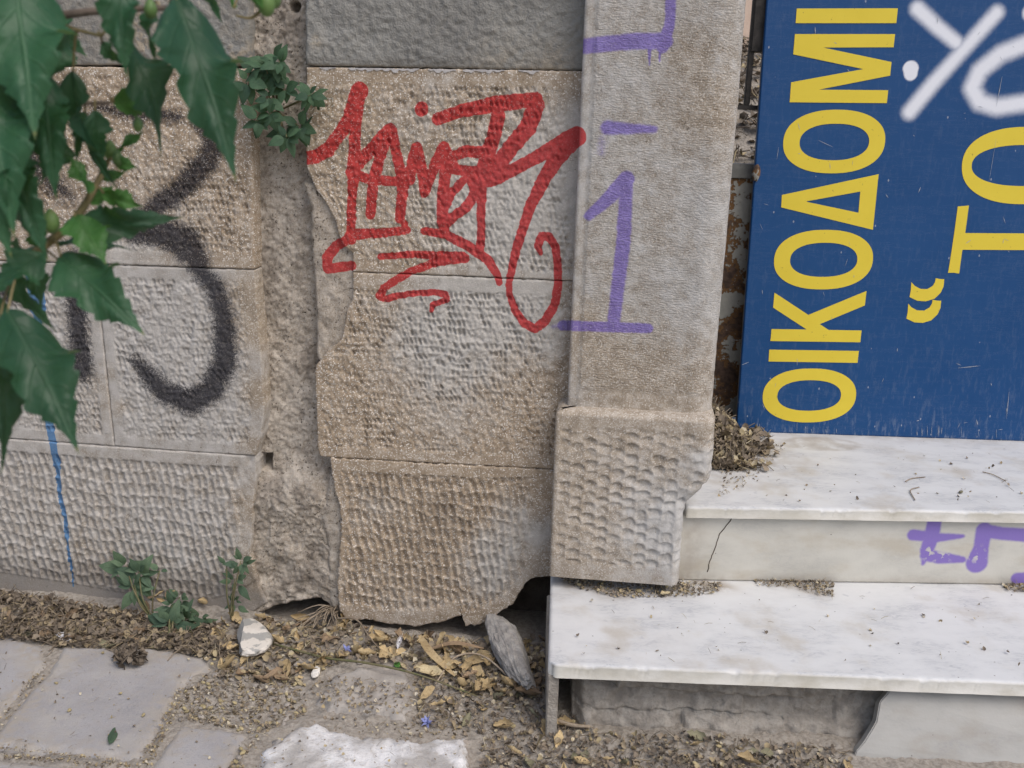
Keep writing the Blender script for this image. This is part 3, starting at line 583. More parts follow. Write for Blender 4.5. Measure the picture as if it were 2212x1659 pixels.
# paint scraps left along the ledge under the plaster
def scrap(pts, off=.0025):
    q = W(*np.array(pts, float).T, off); bm = bmesh.new(); prism(bm, q, q - NW * .004); bmesh.ops.recalc_face_normals(bm, faces=bm.faces); return bm_obj('paint_flake', bm, M['zincp'], wall)
M['zincp'] = simple_mat('pale_grey_paint', (.42, .40, .39), (.52, .5, .49), 50, .001)
def ledge():
    for x0, x1 in ((752, 905), (925, 985), (1000, 1090), (1120, 1165), (690, 725)):
        n = int((x1 - x0) / 6); a = [(x0 + i * (x1 - x0) / n, 145.5 + (x0 + i * (x1 - x0) / n - 660) * .0135 + random.uniform(-1, 1)) for i in range(n + 1)]
        b = [(x, y + (2 + 6 * abs(math.sin(x * .061)) * abs(math.sin(x * .17 + 1))) * min(1, i / 2 + .2, (n - i) / 2 + .2) + random.uniform(0, 2)) for i, (x, y) in enumerate(a)]; scrap(a + b[::-1], .0015)
ledge()

# ------------------------------------------------------------------ gate pillar
pillar = thing('gate_pillar', 'square combed stone gate pillar with rounded corner, scalloped base and purple spray marks', 'pillar', W(1360, 1245, 0) * [1, 1, 0])
def swept(name, u0, u1, z0, z1, off, rad, flank, disp, mat, comb, wear, dirt, rightf=None, res=.0021, left=.07, topb=.0, seed=0, leftf=None):
    """front face + rounded right corner + flank, as one sheet with a cap"""
    a = np.arange(-left, 0, res * 2); b = np.arange(0, 1.0001, res / max(.01, (u1 - u0 - rad))); c = np.linspace(0, math.pi / 2, max(6, int(rad * 1.57 / res)))[1:]; e = np.arange(res, flank, res * 3)
    ny = int((z1 - z0) / res); zz = np.linspace(z0, z1, ny); cols = []
    lc = .006
    nL = [(0, -1)] * len(a)
    prof = []; nrm = []; fu = []
    for q in a: prof.append((u0, q - lc)); nrm.append((-1, 0)); fu.append(-1)
    for th in np.linspace(0, math.pi / 2, 5): prof.append((u0 + lc - lc * math.cos(th), -lc + lc * math.sin(th))); nrm.append((-math.cos(th), math.sin(th))); fu.append(0)
    for q in b[1:]: prof.append((u0 + lc + q * (u1 - rad - u0 - lc), 0)); nrm.append((0, 1)); fu.append(1)
    for th in c: prof.append((u1 - rad + rad * math.sin(th), -rad + rad * math.cos(th))); nrm.append((math.sin(th), math.cos(th))); fu.append(1)
    for q in e: prof.append((u1, -rad - q)); nrm.append((1, 0)); fu.append(1)
    prof, nrm, fu = np.array(prof), np.array(nrm), np.array(fu); nx = len(prof)
    U = np.broadcast_to(prof[:, 0], (ny, nx)).copy(); O = np.broadcast_to(prof[:, 1], (ny, nx)).copy(); Z = np.broadcast_to(zz[:, None], (ny, nx)).copy()
    arc = np.concatenate([[0], np.cumsum(np.hypot(*np.diff(prof, axis=0).T))]); ARC = np.broadcast_to(arc, (ny, nx)) + u0 - arc[len(a)]
    if rightf is not None:
        sh = rightf(zz)[:, None]; k = np.clip((U - (u1 - .10)) / .10, 0, 1); U = U + sh * k; ARC = ARC + sh * k
    D = disp(ARC.ravel(), Z.ravel(), O.ravel()).reshape(ny, nx) * (fu > 0)
    if topb: D = D - topb * (1 - np.clip((z1 - Z) / topb, 0, 1)) ** 2
    U2 = U + nrm[:, 0] * D; O2 = O + nrm[:, 1] * D + off
    P = (U2.ravel())[:, None] * TW + (O2.ravel())[:, None] * NW; P[:, 2] += Z.ravel()
    # cap on top
    ntop = (ny - 1) * nx + np.arange(nx); cen = (u0 + u1) / 2 * TW + (off - .12) * NW; cen[2] = z1; P = np.concatenate([P, cen[None]])
    capf = np.stack([ntop[:-1], ntop[1:], np.full(nx - 1, len(P) - 1)], 1)
    Uf, Zf = U.ravel(), Z.ravel(); pa = paint_attr(Uf, Zf, off); pa[np.broadcast_to(fu < 0, (ny, nx)).ravel()] *= .0
    q = lambda x: np.concatenate([x, x[-1:]])
    at = {'paint': np.concatenate([pa, pa[-1:] * 0]), 'wear': q(wear(Uf, Zf)), 'dirt': q(dirt(Uf, Zf)), 'comb': q(comb(Uf, Zf))}
    return mesh_np(name, P, [grid_faces(nx, ny), capf], mat, pillar, at)
OFS, OFB = .048, .078
su0 = Wuv([(1245, 420)], OFS)[0][0]; su1 = Wuv([(1577, 420)], OFS - .03)[0][0]
bz0 = Wuv([(1200, 1246)], OFB)[0][1]; bz1 = Wuv([(1215, 885)], OFB)[0][1]
bu0 = Wuv([(1196, 1000)], OFB)[0][0]; bu1 = Wuv([(1543, 950)], OFB - .02)[0][0]
def sh_disp(u, v, o):
    m = sst(su0 + .020, su0 + .024, u); return m * (.0012 + .0009 * fbm(u, v, 70, 221, 3)) + .001 * fbm(u, v, 9, 223, 3)
swept('shaft', su0, su1, bz1 - .02, 1.42, OFS, .05, .26, sh_disp, M['pillar'], lambda u, v: sst(su0 + .02, su0 + .026, u) * sst(bz1 + .03, bz1 + .045, v),
      lambda u, v: .62 + blobs(u, v, [(1250,300,40,.35),(1500,120,70,-.35),(1545,250,60,-.4),(1290,760,70,-.35),(1500,640,90,.25),(1400,860,150,-.5),(1250,700,40,-.4),(1530,450,50,.35),(1430,250,60,-.2)], OFS), lambda u, v: .22 * blobs(u, v, [(1470,80,50,1),(1450,200,40,.8),(1520,300,60,.5)], OFS))
def base_right(z):
    k = Wuv([(1540, 1030), (1490, 1105)], OFB); w = Wuv([(1478, 1180)], OFB)[0][0] - bu1
    return (w - .004) * (1 - sst(k[1][1] - .01, k[0][1], z))
def ba_disp(u, v, o):
    m = sst(bu0 + .012, bu0 + .02, u) * sst(bz0 + .03, bz0 + .045, v) * sst(bz1 - .03, bz1 - .042, v)
    chip = blobs(u, v, [(1480,1080,22,1.0),(1500,1040,16,.7)], OFB); return m * tool_scallop(u, v, 231) - .008 * chip + .0012 * fbm(u, v, 24, 233, 3)
swept('base', bu0, bu1, bz0, bz1, OFB, .032, .26, ba_disp, M['pillar'], lambda u, v: u * 0,
      lambda u, v: .22 + blobs(u, v, [(1440,1180,110,.6),(1520,1000,40,.6),(1400,1080,90,.25),(1480,1100,40,.5),(1200,900,100,-.2)], OFB), lambda u, v: .4 * blobs(u, v, [(1220,1240,60,.8),(1400,1250,60,.6)], OFB), base_right, topb=.012)

# ------------------------------------------------------------------ marble steps
steps = thing('marble_steps', 'two worn white marble doorsteps on crumbling rubble beside the pillar', 'steps', (0.7, -.3, 0))
ZL = .150; TH = .026
rb = Gp([(1190, 1250), (1485, 1254), (1798, 1252), (2212, 1264)], ZL)
lowF = Gp([(1184, 1436), (1534, 1452), (2212, 1476)], ZL)
RX = 1.75                                                           # the steps run on to the right of the gateway
def extend(a, b, x): t = (x - a[0]) / (b[0] - a[0]); return a + (b - a) * t
lowR = extend(lowF[0], lowF[2], RX); rise_a = rb[1]; rise_b = extend(rb[1], rb[3], RX)
def tread(name, corners_front, back_l, back_r, z, mat, res, dirtf, seed, th=TH, corner=.009):
    fl, fr = corners_front; nx = int(np.linalg.norm(fr - fl) / res); ny = int(abs(back_l[1] - fl[1]) / res)
    s = np.linspace(0, 1, nx)[None, :, None]; t = np.linspace(0, 1, ny)[:, None, None]
    P = (1 - t) * ((1 - s) * fl + s * fr) + t * ((1 - s) * back_l + s * back_r); P = P.reshape(-1, 3)
    de = (np.broadcast_to(t[..., 0], (ny, nx)) * abs(back_l[1] - fl[1])).ravel(); dl = (np.broadcast_to(s[..., 0], (ny, nx)) * np.linalg.norm(fr - fl)).ravel()
    n_ = fbm(P[:, 0], P[:, 1] * .2, 42, seed, 5, .7)
    cor = .018; rr = np.hypot(np.maximum(cor - dl, 0), np.maximum(cor - de, 0)); k = rr > cor
    P[:, 2] = z + .0008 * fbm(P[:, 0], P[:, 1], 12, seed + 3, 3)
    w = .004 + .0035 * np.clip(n_ + .15, 0, 1); P[:, 2] -= w * (1 - np.clip(de / (w * 1.6), 0, 1)) ** 2 + .003 * (1 - np.clip(dl / .004, 0, 1)) ** 2
    chip = sst(.12, .5, n_) * np.exp(-(de / .008) ** 2); P[:, 2] -= .0035 * chip * (.6 + .6 * fbm(P[:, 0], P[:, 1], 150, seed + 9, 2))
    P[:, 1] += .0008 * (1 - np.clip(de / .01, 0, 1)) * fbm(P[:, 0], P[:, 0] * 0, 24, seed + 8, 3)
    bul = (1 - np.clip(dl / .02, 0, 1)) ** 2 * (1 - np.clip(de / .02, 0, 1)) ** 2; P[:, 0] += corner * bul; P[:, 1] += corner * bul
    bi, sk = skirt(nx, ny, len(P)); Q = P[bi].copy(); Q[:, 2] = z - th; N0 = len(P)
    bq = np.arange(len(bi)); cen = Q.mean(0); allP = np.concatenate([P, Q, cen[None]])
    under = np.stack([N0 + bq, N0 + (bq + 1) % len(bq), np.full(len(bq), len(allP) - 1)], 1)
    u = np.concatenate([dirtf(P[:, 0], P[:, 1]), np.zeros(len(bi)) + .08, [0]]); eg = np.concatenate([1 - sst(.0005, .003 + .003 * np.clip(n_, 0, 1), de), np.ones(len(bi)), [1]])
    return mesh_np(name, allP, [grid_faces(nx, ny), sk, under], mat, steps, {'dirt': u, 'spray': u * 0, 'flake': u * 0, 'edge': eg})
bkl = Gp([(1190, 1236)], ZL)[0]; bkl[1] += .10; bkl[0] += .004
def dd_low(x, y):
    d = np.zeros(x.shape)
    for px_, py_, r, w in ((1250,1262,.05,.9),(1330,1280,.06,1),(1440,1275,.06,1),(1520,1262,.06,1),(1560,1270,.04,.7),(1720,1262,.05,1),(1770,1280,.03,.9),(2200,1272,.03,.9)):
        q = G(px_, py_, ZL); d += w * np.exp(-((x - q[0]) ** 2 + ((y - q[1]) * 1.4) ** 2) / r ** 2 * 2)
    return np.clip(d, 0, 1) + .12 * sst(.2, .6, fbm(x, y, 7, 610, 3))
tread('tread', (lowF[0], lowR), bkl, rise_b + np.array([0, .08, 0]), ZL, M['marble'], .004, dd_low, 601)
# riser between the treads
ry = .5 * (rb[1][1] + rb[2][1])
upf_px = [(1512, 1090), (1540, 1090), (2212, 1114)]
ns = np.array([rb[3][1] - rb[1][1], -(rb[3][0] - rb[1][0]), 0.0]); ns /= np.linalg.norm(ns)       # out of the riser
tdir = np.array([-ns[1], ns[0], 0.0])
p_n = rb[1] + ns * .016                                                                          # nosing plane
nose = on_plane(np.array([1484., 1540, 2212]), np.array([1088., 1090, 1114]), p_n, ns)
ZU = float(nose[1:].mean(0)[2]); nose[:, 2] = ZU
uR = extend(nose[0], nose[2], RX)
sb = Gp([(1591, 932), (2212, 953)], ZU); sR = extend(sb[0], sb[1], RX)
print('ZU', ZU, 'lowF', lowF, 'nose', nose, 'signbase', sb, 'base z', bz0, bz1, 'su', su0, su1)
def d_up(x, y):
    q = G(1590, 985, ZU); d = np.exp(-((x - q[0]) ** 2 + (y - q[1]) ** 2) / .1 ** 2); q2 = G(1780, 968, ZU); d += .55 * sst(.09, .07, np.hypot((x - q2[0]) * .8, (y - q2[1] - .03) * 1.6))
    d += .4 * np.exp(-((y - (sb[0][1] + (sb[1][1] - sb[0][1]) * (x - sb[0][0]) / (sb[1][0] - sb[0][0]))) / .03) ** 2); return np.clip(d, 0, 1) + .14 * sst(.1, .6, fbm(x, y, 9, 611, 3))
ubl = np.array([nose[0][0] + .0, sb[0][1] + .25, ZU])
tread('tread', (nose[0], uR), ubl, sR + np.array([0, .25, 0]), ZU, M['marble'], .004, d_up, 631, .023, 0.0)
def riser():
    a, b = rb[1] - tdir * .03 * np.sign(tdir[0]), rise_b; nx, nz = 420, 45; z0, z1 = ZL + .0015, ZU - .022
    s = np.linspace(0, 1, nx)[None, :]; P = a[None, None, :] + (b - a)[None, None, :] * s[..., None] + np.zeros((nz, 1, 1)); P[..., 2] = np.linspace(z0, z1, nz)[:, None]; P = P.reshape(-1, 3)
    def f(pts): return on_plane(np.array([p[0] for p in pts], float), np.array([p[1] for p in pts], float), rb[1], ns)
    sp_ = np.zeros(len(P)); fl = np.zeros(len(P)); O5 = (1534.3, 914.9); along = P @ (tdir * np.sign(tdir[0]))
    for pts, w in (([(1580,690),(1560,800),(1525,900),(1500,990)], [85,90,80,20]), ([(1430,785),(1600,805),(1780,795)], [70,60,25]), ([(1520,930),(1620,945),(1780,960)], [70,80,40]), ([(1930,750),(1910,870),(1880,980)], [95,90,130]), ([(1930,755),(2050,775),(2400,800)], [85,80,90]), ([(2160,1090),(2400,1090)], [70,90])):
        q = f(c4(pts, *O5)); uq = np.stack([q @ (tdir * np.sign(tdir[0])), q[:, 2]], 1); d, pos = seg_dist(along, P[:, 2], [tuple(k) for k in uq]); wv = np.interp(pos, np.arange(len(w)), w) * .3064 / 1100 * 1.3
        sp_ = np.maximum(sp_, np.clip(.5 + (wv / 2 - d) / .017, 0, 1))
    for c_ in ((1540,905),(1630,935),(1880,930)):
        q = f(c4([c_], *O5))[0]; fl = np.maximum(fl, np.exp(-((along - q @ (tdir * np.sign(tdir[0]))) ** 2 + (P[:, 2] - q[2]) ** 2) / .016 ** 2))
    ck = f([(1581, 1119), (1566, 1140), (1552, 1158), (1545, 1185), (1536, 1205), (1528, 1235)]); uq = np.stack([ck @ (tdir * np.sign(tdir[0])), ck[:, 2]], 1)
    dt = .5 * np.exp(-((P[:, 2] - z0) / .015) ** 2) + .55 * np.exp(-((along - (rb[1] @ (tdir * np.sign(tdir[0])))) / .025) ** 2)
    P = P + ns * (.0008 * fbm(along, P[:, 2], 9, 650, 3))[:, None]
    bi, sk = skirt(nx, nz, len(P)); Q = P[bi] - ns * .03; q = lambda a_: np.concatenate([a_, a_[bi]])
    r = mesh_np('riser', np.concatenate([P, Q]), [grid_faces(nx, nz), sk], M['marble_riser'], steps, {'dirt': q(dt), 'spray': q(sp_), 'flake': q(fl)})
    pts = [p + ns * .0004 for p in smooth_path(ck, 4)]
    V, F, T = tube_data([p + ns * .0 + np.array([random.uniform(-.001, .001), 0, 0]) for p in pts], .0011, 5); mesh_np('crack', V, [F, T], M['core'], r, smooth=True).location = (0, 0, 0)
riser()
# rubble under the lower tread
fn = np.array([lowF[2][1] - lowF[0][1], -(lowF[2][0] - lowF[0][0]), 0.0]); fn /= np.linalg.norm(fn); ft = np.array([-fn[1], fn[0], 0]); ft *= np.sign(ft[0])
def front_plane(px, back): 
    a = np.array(px, float); return on_plane(a[:, 0], a[:, 1], lowF[0] - fn * back, fn)
def rubble():
    q = front_plane([(1238, 1500), (1940, 1500)], .055); u0, u1 = q[0] @ ft, q[1] @ ft; base = (lowF[0] - fn * .055) @ fn; u1 = RX * ft[0]
    nx, nz = 520, 52; z0, z1 = -.02, ZL - TH + .004; U, Z = np.meshgrid(np.linspace(u0, u1, nx), np.linspace(z0, z1, nz)); U, Z = U.ravel(), Z.ravel()
    zz = Z + .012 * fbm(U, Z, 12, 701, 3); ly = np.floor(zz / .043 + .3); k = _h(ly, np.floor(U / .17 + ly * .37), 703); 
    fr = zz / .043 + .3 - ly; D = .026 * (k - .5) + .016 * fbm(U, Z, 14, 705, 4) + .006 * fbm(U, Z, 60, 707, 3) - .012 * (1 - sst(0, .18, fr)) * sst(-.2, .4, fbm(U, Z, 7, 711, 3)) + .02 * sst(.06, 0, Z)
    D = D - .04 * (1 - sst(0, .03, U - u0)) ** 2
    P = U[:, None] * ft + (base + D)[:, None] * fn; P[:, 2] += Z; bi, sk = skirt(nx, nz, len(P)); mesh_np('rubble_footing', np.concatenate([P, P[bi] - fn * .2]), [grid_faces(nx, nz), sk], M['rubble'], steps)
rubble()
# side slab under the left end and the broken lower riser leaning at the right
a = front_plane([(1180, 1462), (1202, 1463)], .004); 
def boxy(name, p0, along, back, zt, zb, mat, bev=.002, parent=steps):
    c = [p0, p0 + along, p0 + along + back, p0 + back]; top = [np.array([q[0], q[1], zt]) for q in c]; bot = [np.array([q[0], q[1], zb]) for q in c]; return slab_between(name, top, bot, mat, parent, bev)
boxy('side_slab', a[0] + ft * .003 - fn * .004, ft * .020, -fn * .30, ZL - TH + .001, -.02, M['rubble'])
def broken_riser():
    zt = ZL - TH - .001; top = front_plane([(1924, 1506), (2212, 1517)], .030); bl = G(1842, 1645, .0); 
    br = bl + (G(2212, 1668, .0) - bl) * 2.0; tr = top[0] + (top[1] - top[0]) * 2.0
    top[0][2] = tr[2] = zt
    qx = [top[0] + (bl - top[0]) * t + ft * random.uniform(-.006, .006) for t in np.linspace(0, 1, 9)]; bl2 = qx[-1]; bl2[2] = -.015; br[2] = -.015
    face = qx + [br, tr]; n = np.cross(qx[0] - bl, br - bl); n /= np.linalg.norm(n); n *= np.sign(n @ fn)
    o = slab_between('broken_riser', face, [p - n * .024 for p in face], M['marble_grey'], steps, .002); 
broken_riser()

# ------------------------------------------------------------------ gate behind the sign
gp0 = sb[0] + np.array([0, .085, 0]); gn = np.array([0, -1.0, 0])
def gpt(x, y, dy=0.0): return on_plane(np.array(float(x)), np.array(float(y)), gp0 + np.array([0, dy, 0]), gn)
gate = thing('iron_gate', 'rusty iron gate with peeling sheet panel, narrow strip showing between pillar and sign', 'gate', (gp0[0], gp0[1], ZU))
def gbox(name, x0, x1, y0, y1, dy, d, mat, bev=.0015):
    A = gpt(x0, y1, dy); B = gpt(x1, y0, dy); p = np.array([A[0], A[1], 0]); return boxy(name, p, np.array([B[0] - A[0], 0, 0]), np.array([0, d, 0]), B[2], A[2], mat, bev, gate)
sheet_l = gpt(1500, 700)[0]; 
def gworld(name, x0, x1, z0, z1, y0, y1, mat, bev=.0015): return slab_between(name, [(x0, y0, z1), (x1, y0, z1), (x1, y1, z1), (x0, y1, z1)], [(x0, y0, z0), (x1, y0, z0), (x1, y1, z0), (x0, y1, z0)], mat, gate, bev)
zpl = gpt(1600, 354)[2]; zp2 = gpt(1600, 385)[2]
gworld('sheet_panel', sheet_l, 1.5, ZU + .01, zp2, gp0[1], gp0[1] + .004, M['rust'])
gworld('sheet_rail', sheet_l, 1.5, zp2, zpl, gp0[1] - .006, gp0[1] + .03, M['zinc'])
zr = gpt(1610, 227)[2]; zr2 = gpt(1610, 237)[2]; gworld('cross_rail', sheet_l, 1.5, zr2, zr, gp0[1], gp0[1] + .02, M['iron'])
xa = gpt(1612, 180); xb = gpt(1622, 180); gworld('bar', xa[0], xb[0] + .002, zr, 1.5, gp0[1], gp0[1] + .014, M['iron'])
xa = gpt(1628, 60); zb_ = gpt(1640, 112)[2]; gworld('lock_box', xa[0] - .002, xa[0] + .08, zb_, 1.5, gp0[1] - .004, gp0[1] + .03, M['iron'])
for k in range(1, 6): gworld('bar', xa[0] + .02 + k * .13, xa[0] + .034 + k * .13, zr, 1.5, gp0[1], gp0[1] + .014, M['iron'])

# ------------------------------------------------------------------ sign board
LEAN = math.radians(4.0); bdir = sb[1] - sb[0]; bdir /= np.linalg.norm(bdir)
bn = np.array([bdir[1], -bdir[0], 0]); bn /= np.linalg.norm(bn); upv = np.array([0, 0, 1.0]) * math.cos(LEAN) - bn * math.sin(LEAN); sn = bn * math.cos(LEAN) + np.array([0, 0, 1.0]) * math.sin(LEAN)
def sgn(pts, off=0.0): a = np.array(pts, float); return on_plane(a[:, 0], a[:, 1], sb[0] + sn * off, sn)
board = thing('advertising_board', 'blue metal board with yellow lettering and white spray paint standing on the top step', 'sign', sb[0])
def board_panel():
    TLc = sgn([(1660, -40)])[0]; TLc = sb[0] + (TLc - sb[0]) * 1.12; TL2 = sgn([(1659, 0)])[0]
    BR = sb[0] + bdir * 1.05; TR = TLc + bdir * 1.0; nx, ny = 330, 330; s = np.linspace(0, 1, nx)[None, :, None]; t = np.linspace(0, 1, ny)[:, None, None]
    P = ((1 - t) * ((1 - s) * sb[0] + s * BR) + t * ((1 - s) * TLc + s * TR)).reshape(-1, 3)
    pu, pv = (P - sb[0]) @ bdir, (P - sb[0]) @ upv; sp_ = np.zeros(len(P)); O = (1534.3, 0)
    for pts, w, soft in (([(1462,62),(1600,190),(1735,300)], [105,100,95], 80), ([(2020,90),(1750,390),(1560,600),(1405,790)], [100,95,105,105], 85), ([(1413,485),(1413,520)], [118,100], 16),
                         ([(2600,330),(2450,250),(2250,300),(2050,380),(1900,500),(1845,620),(1900,720),(2020,755),(2250,720),(2450,620),(2600,470),(2600,330)], [120] * 12, 95), ([(2260,90),(2300,140)], [120, 120], 40)):
        q = sgn(c4(pts, *O)); uq = np.stack([(q - sb[0]) @ bdir, (q - sb[0]) @ upv], 1); d, pos = seg_dist(pu, pv, [tuple(k) for k in uq]); wv = np.interp(pos, np.arange(len(w)), w) * .3064 / 1000
        sp_ = np.maximum(sp_, np.clip(.5 + (wv / 2 - d) / (soft * .3064 / 1000), 0, 1))
    dirt = .34 * np.exp(-pv / .022) + .16 * np.exp(-pv / .12) + .05
    P = P + sn * (.0003 * fbm(pu, pv, 3, 801, 2))[:, None] * np.minimum(pv * 8, 1)[:, None]
    bi, sk = skirt(nx, ny, len(P)); N0 = len(P); Q = P[bi] - sn * .012; P2 = P - sn * .012
    q = lambda a_: np.concatenate([a_, a_[bi]])
    mesh_np('panel', np.concatenate([P, Q]), [grid_faces(nx, ny), sk], M['sign'], board, {'spray': q(sp_), 'dirt': q(dirt)})
    slab_between('backing', [sb[0] - sn * .0121, BR - sn * .0121, TR - sn * .0121, TLc - sn * .0121], [x - sn * .02 for x in (sb[0], BR, TR, TLc)], M['zinc'], board, 0)
board_panel()
def letter(outer, inner=None):
    def cur(pts): return sgn(pts, .0009)
    o = cur(outer); bm = bmesh.new()
    if inner is None:
        prism(bm, o, o - sn * .0009)
    else:
        i = cur(inner); n = len(o); ov = [bm.verts.new(Vector(p)) for p in o]; iv = [bm.verts.new(Vector(p)) for p in i]; ob = [bm.verts.new(Vector(p - sn * .0009)) for p in o]; ib = [bm.verts.new(Vector(p - sn * .0009)) for p in i]
        for k in range(n):
            j = (k + 1) % n; bm.faces.new((ov[k], ov[j], iv[j], iv[k])); bm.faces.new((ov[j], ov[k], ob[k], ob[j])); bm.faces.new((iv[k], iv[j], ib[j], ib[k]))
    bmesh.ops.recalc_face_normals(bm, faces=bm.faces); bmesh.ops.triangulate(bm, faces=[f for f in bm.faces if len(f.verts) > 4]); return bm_obj('letter', bm, M['yellow'], board)
def ell(x0, x1, y0, y1, n=72, e=2.25, shear=0.0):
    r = []
    for k in range(n):
        a = k / n * 2 * math.pi; c, s_ = math.cos(a), math.sin(a); dx = math.copysign(abs(c) ** (2 / e), c); dy = math.copysign(abs(s_) ** (2 / e), s_)
        r.append(((x0 + x1) / 2 + dx * (x1 - x0) / 2 - shear * dy * (y1 - y0) / 2, (y0 + y1) / 2 + dy * (y1 - y0) / 2 + .02 * dx * (x1 - x0) / 2 * 0))
    return r
L2, L3 = (1534.3, 0), (1534.3, 474.4)
letter(c4([(610,60),(1323,58),(1312,163),(602,163)], *L2))
letter(c4([(597,240),(1303,240),(1293,333),(795,335),(1278,437),(1268,533),(765,632),(1255,636),(1245,727),(560,721),(570,580),(1080,487),(585,383)], *L2))
letter(c4(ell(515,1233,773,1222,shear=.09), *L2), c4(ell(630,1120,872,1130,shear=.09), *L2))
def tri3(pts, n=8): 
    r = []
    for k in range(len(pts)): 
        a, b = pts[k], pts[(k + 1) % len(pts)]; r += [(a[0] + (b[0] - a[0]) * t / n, a[1] + (b[1] - a[1]) * t / n) for t in range(n)]
    return r
letter(c4([p for k in range(4) for p in [[(505,1375),(1187,1228),(1147,1620),(500,1462)][k]]], *L2), c4([(680,1419),(1058,1350),(1045,1500),(680,1423)], *L2))
letter(c4(ell(450,1147,72,492,shear=.08), *L3), c4(ell(563,1037,163,404,shear=.08), *L3))
letter(c4([(453,515),(692,672),(1102,503),(1090,605),(772,737),(835,778),(1067,782),(1058,865),(424,856),(432,772),(680,775),(443,620)], *L3))
letter(c4([(416,917),(1048,926),(1038,1010),(411,1000)], *L3))
letter(c4(ell(370,1028,1050,1430,shear=.08), *L3), c4(ell(473,922,1132,1348,shear=.08), *L3))
letter(ell(2078, 2348, 274, 441, shear=.06), ell(2099, 2327, 313, 402, shear=.06))
letter([(2069,446),(2093,444),(2089,475),(2085,503.5),(2352,505),(2352,541),(2079,539.5),(2075,568),(2072,591),(2060,589),(2048,589.5),(2056,540),(2064,485)])
qt = [(1418,440),(1440,466),(1480,488),(1530,490),(1568,468),(1585,440),(1590,413),(1620,419),(1650,420),(1645,470),(1625,515),(1580,558),(1520,576),(1460,572),(1405,546),(1414,500)]
letter(c4(qt, *L3)); letter(c4([(x - 22, y + 152) for x, y in qt], *L3))
def scratches():
    V = []; F = []
    rr = random.Random(5); segs = [((2165, 165), (2152, 230)), ((2152, 300), (2136, 395)), ((1768, 303), (1800, 318)), ((1682, 318), (1678, 345)), ((2180, 846), (2174, 905)), ((2070, 795), (2118, 790)), ((1603, 788), (1618, 782)), ((1650, 440), (1660, 443))]
    for k in range(46):
        x, y = rr.uniform(1640, 2200), 930 - 900 * rr.random() ** 1.8; a = rr.gauss(1.5, .7); l = rr.uniform(4, 16); segs.append(((x, y), (x + l * math.cos(a), y + l * math.sin(a))))
    for k in range(14): x = rr.uniform(1620, 2210); y = 930 + (x - 1591) * .034; segs.append(((x, y - 2), (x + rr.uniform(-1, 1), y - rr.uniform(6, 34))))
    for a, b in segs:
        q = sgn([a, b], .0014); d = q[1] - q[0]; n = np.cross(d, sn); n /= np.linalg.norm(n) + 1e-9; w = rr.uniform(.0003, .0009); i0 = len(V); m = (q[0] + q[1]) / 2
        V += [q[0] - n * w * .3, q[0] + n * w * .3, m + n * w, q[1] + n * w * .2, q[1] - n * w * .2, m - n * w]; F += [(i0, i0 + 1, i0 + 2, i0 + 5), (i0 + 5, i0 + 2, i0 + 3, i0 + 4)]
    mesh_np('scratch_marks', np.array(V), [np.array(F)], M['scratch'], board, smooth=False)['kind'] = 'stuff'
M['scratch'] = simple_mat('pale_scratch', (.25, .28, .33), (.42, .44, .48), 120, .0003)
scratches()
# weld blister on the board's edge
def weld():
    c = sgn([(1634, 374)], .004)[0]; bm = bmesh.new(); bmesh.ops.create_icosphere(bm, subdivisions=3, radius=.016)
    for v in bm.verts: v.co = Vector(c) + Vector(((v.co.x * .6), v.co.y * .55, v.co.z * 1.25)) * (1 + .25 * float(fbm(np.array(v.co.x * 1.0), np.array(v.co.z), 90, 5, 2)))
    bm_obj('hinge_weld', bm, M['rust'], gate, True)
weld()

# ------------------------------------------------------------------ yard behind the gate
yz = lambda x, y: ZU + .02 + .95 * sst(gp0[1] + .15, gp0[1] + 1.6, y) + .03 * fbm(x, y, 6, 901, 4)
tag(field('yard_ground', .2, 2.6, gp0[1] + .06, 3.6, .03, yz, M['soil']), kind='structure')
bk = thing('rendered_wall', 'pale pink rendered wall far behind the iron gate', 'wall', (1.3, 3.7, 0)); slab_between('wall_face', [(-.6, 3.65, 2.6), (3.4, 3.65, 2.6), (3.4, 3.85, 2.6), (-.6, 3.85, 2.6)], [(-.6, 3.65, 0), (3.4, 3.65, 0), (3.4, 3.85, 0), (-.6, 3.85, 0)], M['pink_wall'], bk)

# ================================================================== PLANTS
def leaf_mesh(name, n, m, wf, curl=.25, fold=.25, wave=.0, seed=0, skew=.0):
    """unit leaf: x 0..1 along the midrib, y across, z up; wf(t) half width"""
    V, at1, at2 = [], [], []
    for i in range(n + 1):
        t = i / n; w = max(1e-4, wf(t))
        for j in range(m):
            q = -1 + 2 * j / (m - 1); y = q * w; x = t + skew * abs(q) ** 1.5 * w
            z = -curl * t * t + fold * abs(y) * (1 - .6 * abs(q)) + wave * math.sin(t * 9 + seed + 2.2 * q) * abs(q) * w - .35 * y * y * 2
            V.append((x, y, z)); at1.append(t); at2.append(y)
    me = bpy.data.meshes.new(name); F = grid_faces(m, n + 1)
    me.from_pydata(V, [], F.tolist()); me.polygons.foreach_set('use_smooth', np.ones(len(F), bool))
    for k, a in (('lx', at1), ('ly', at2)):
        d = me.attributes.new(k, 'FLOAT', 'POINT'); d.data.foreach_set('value', np.array(a, np.float32))
    return me
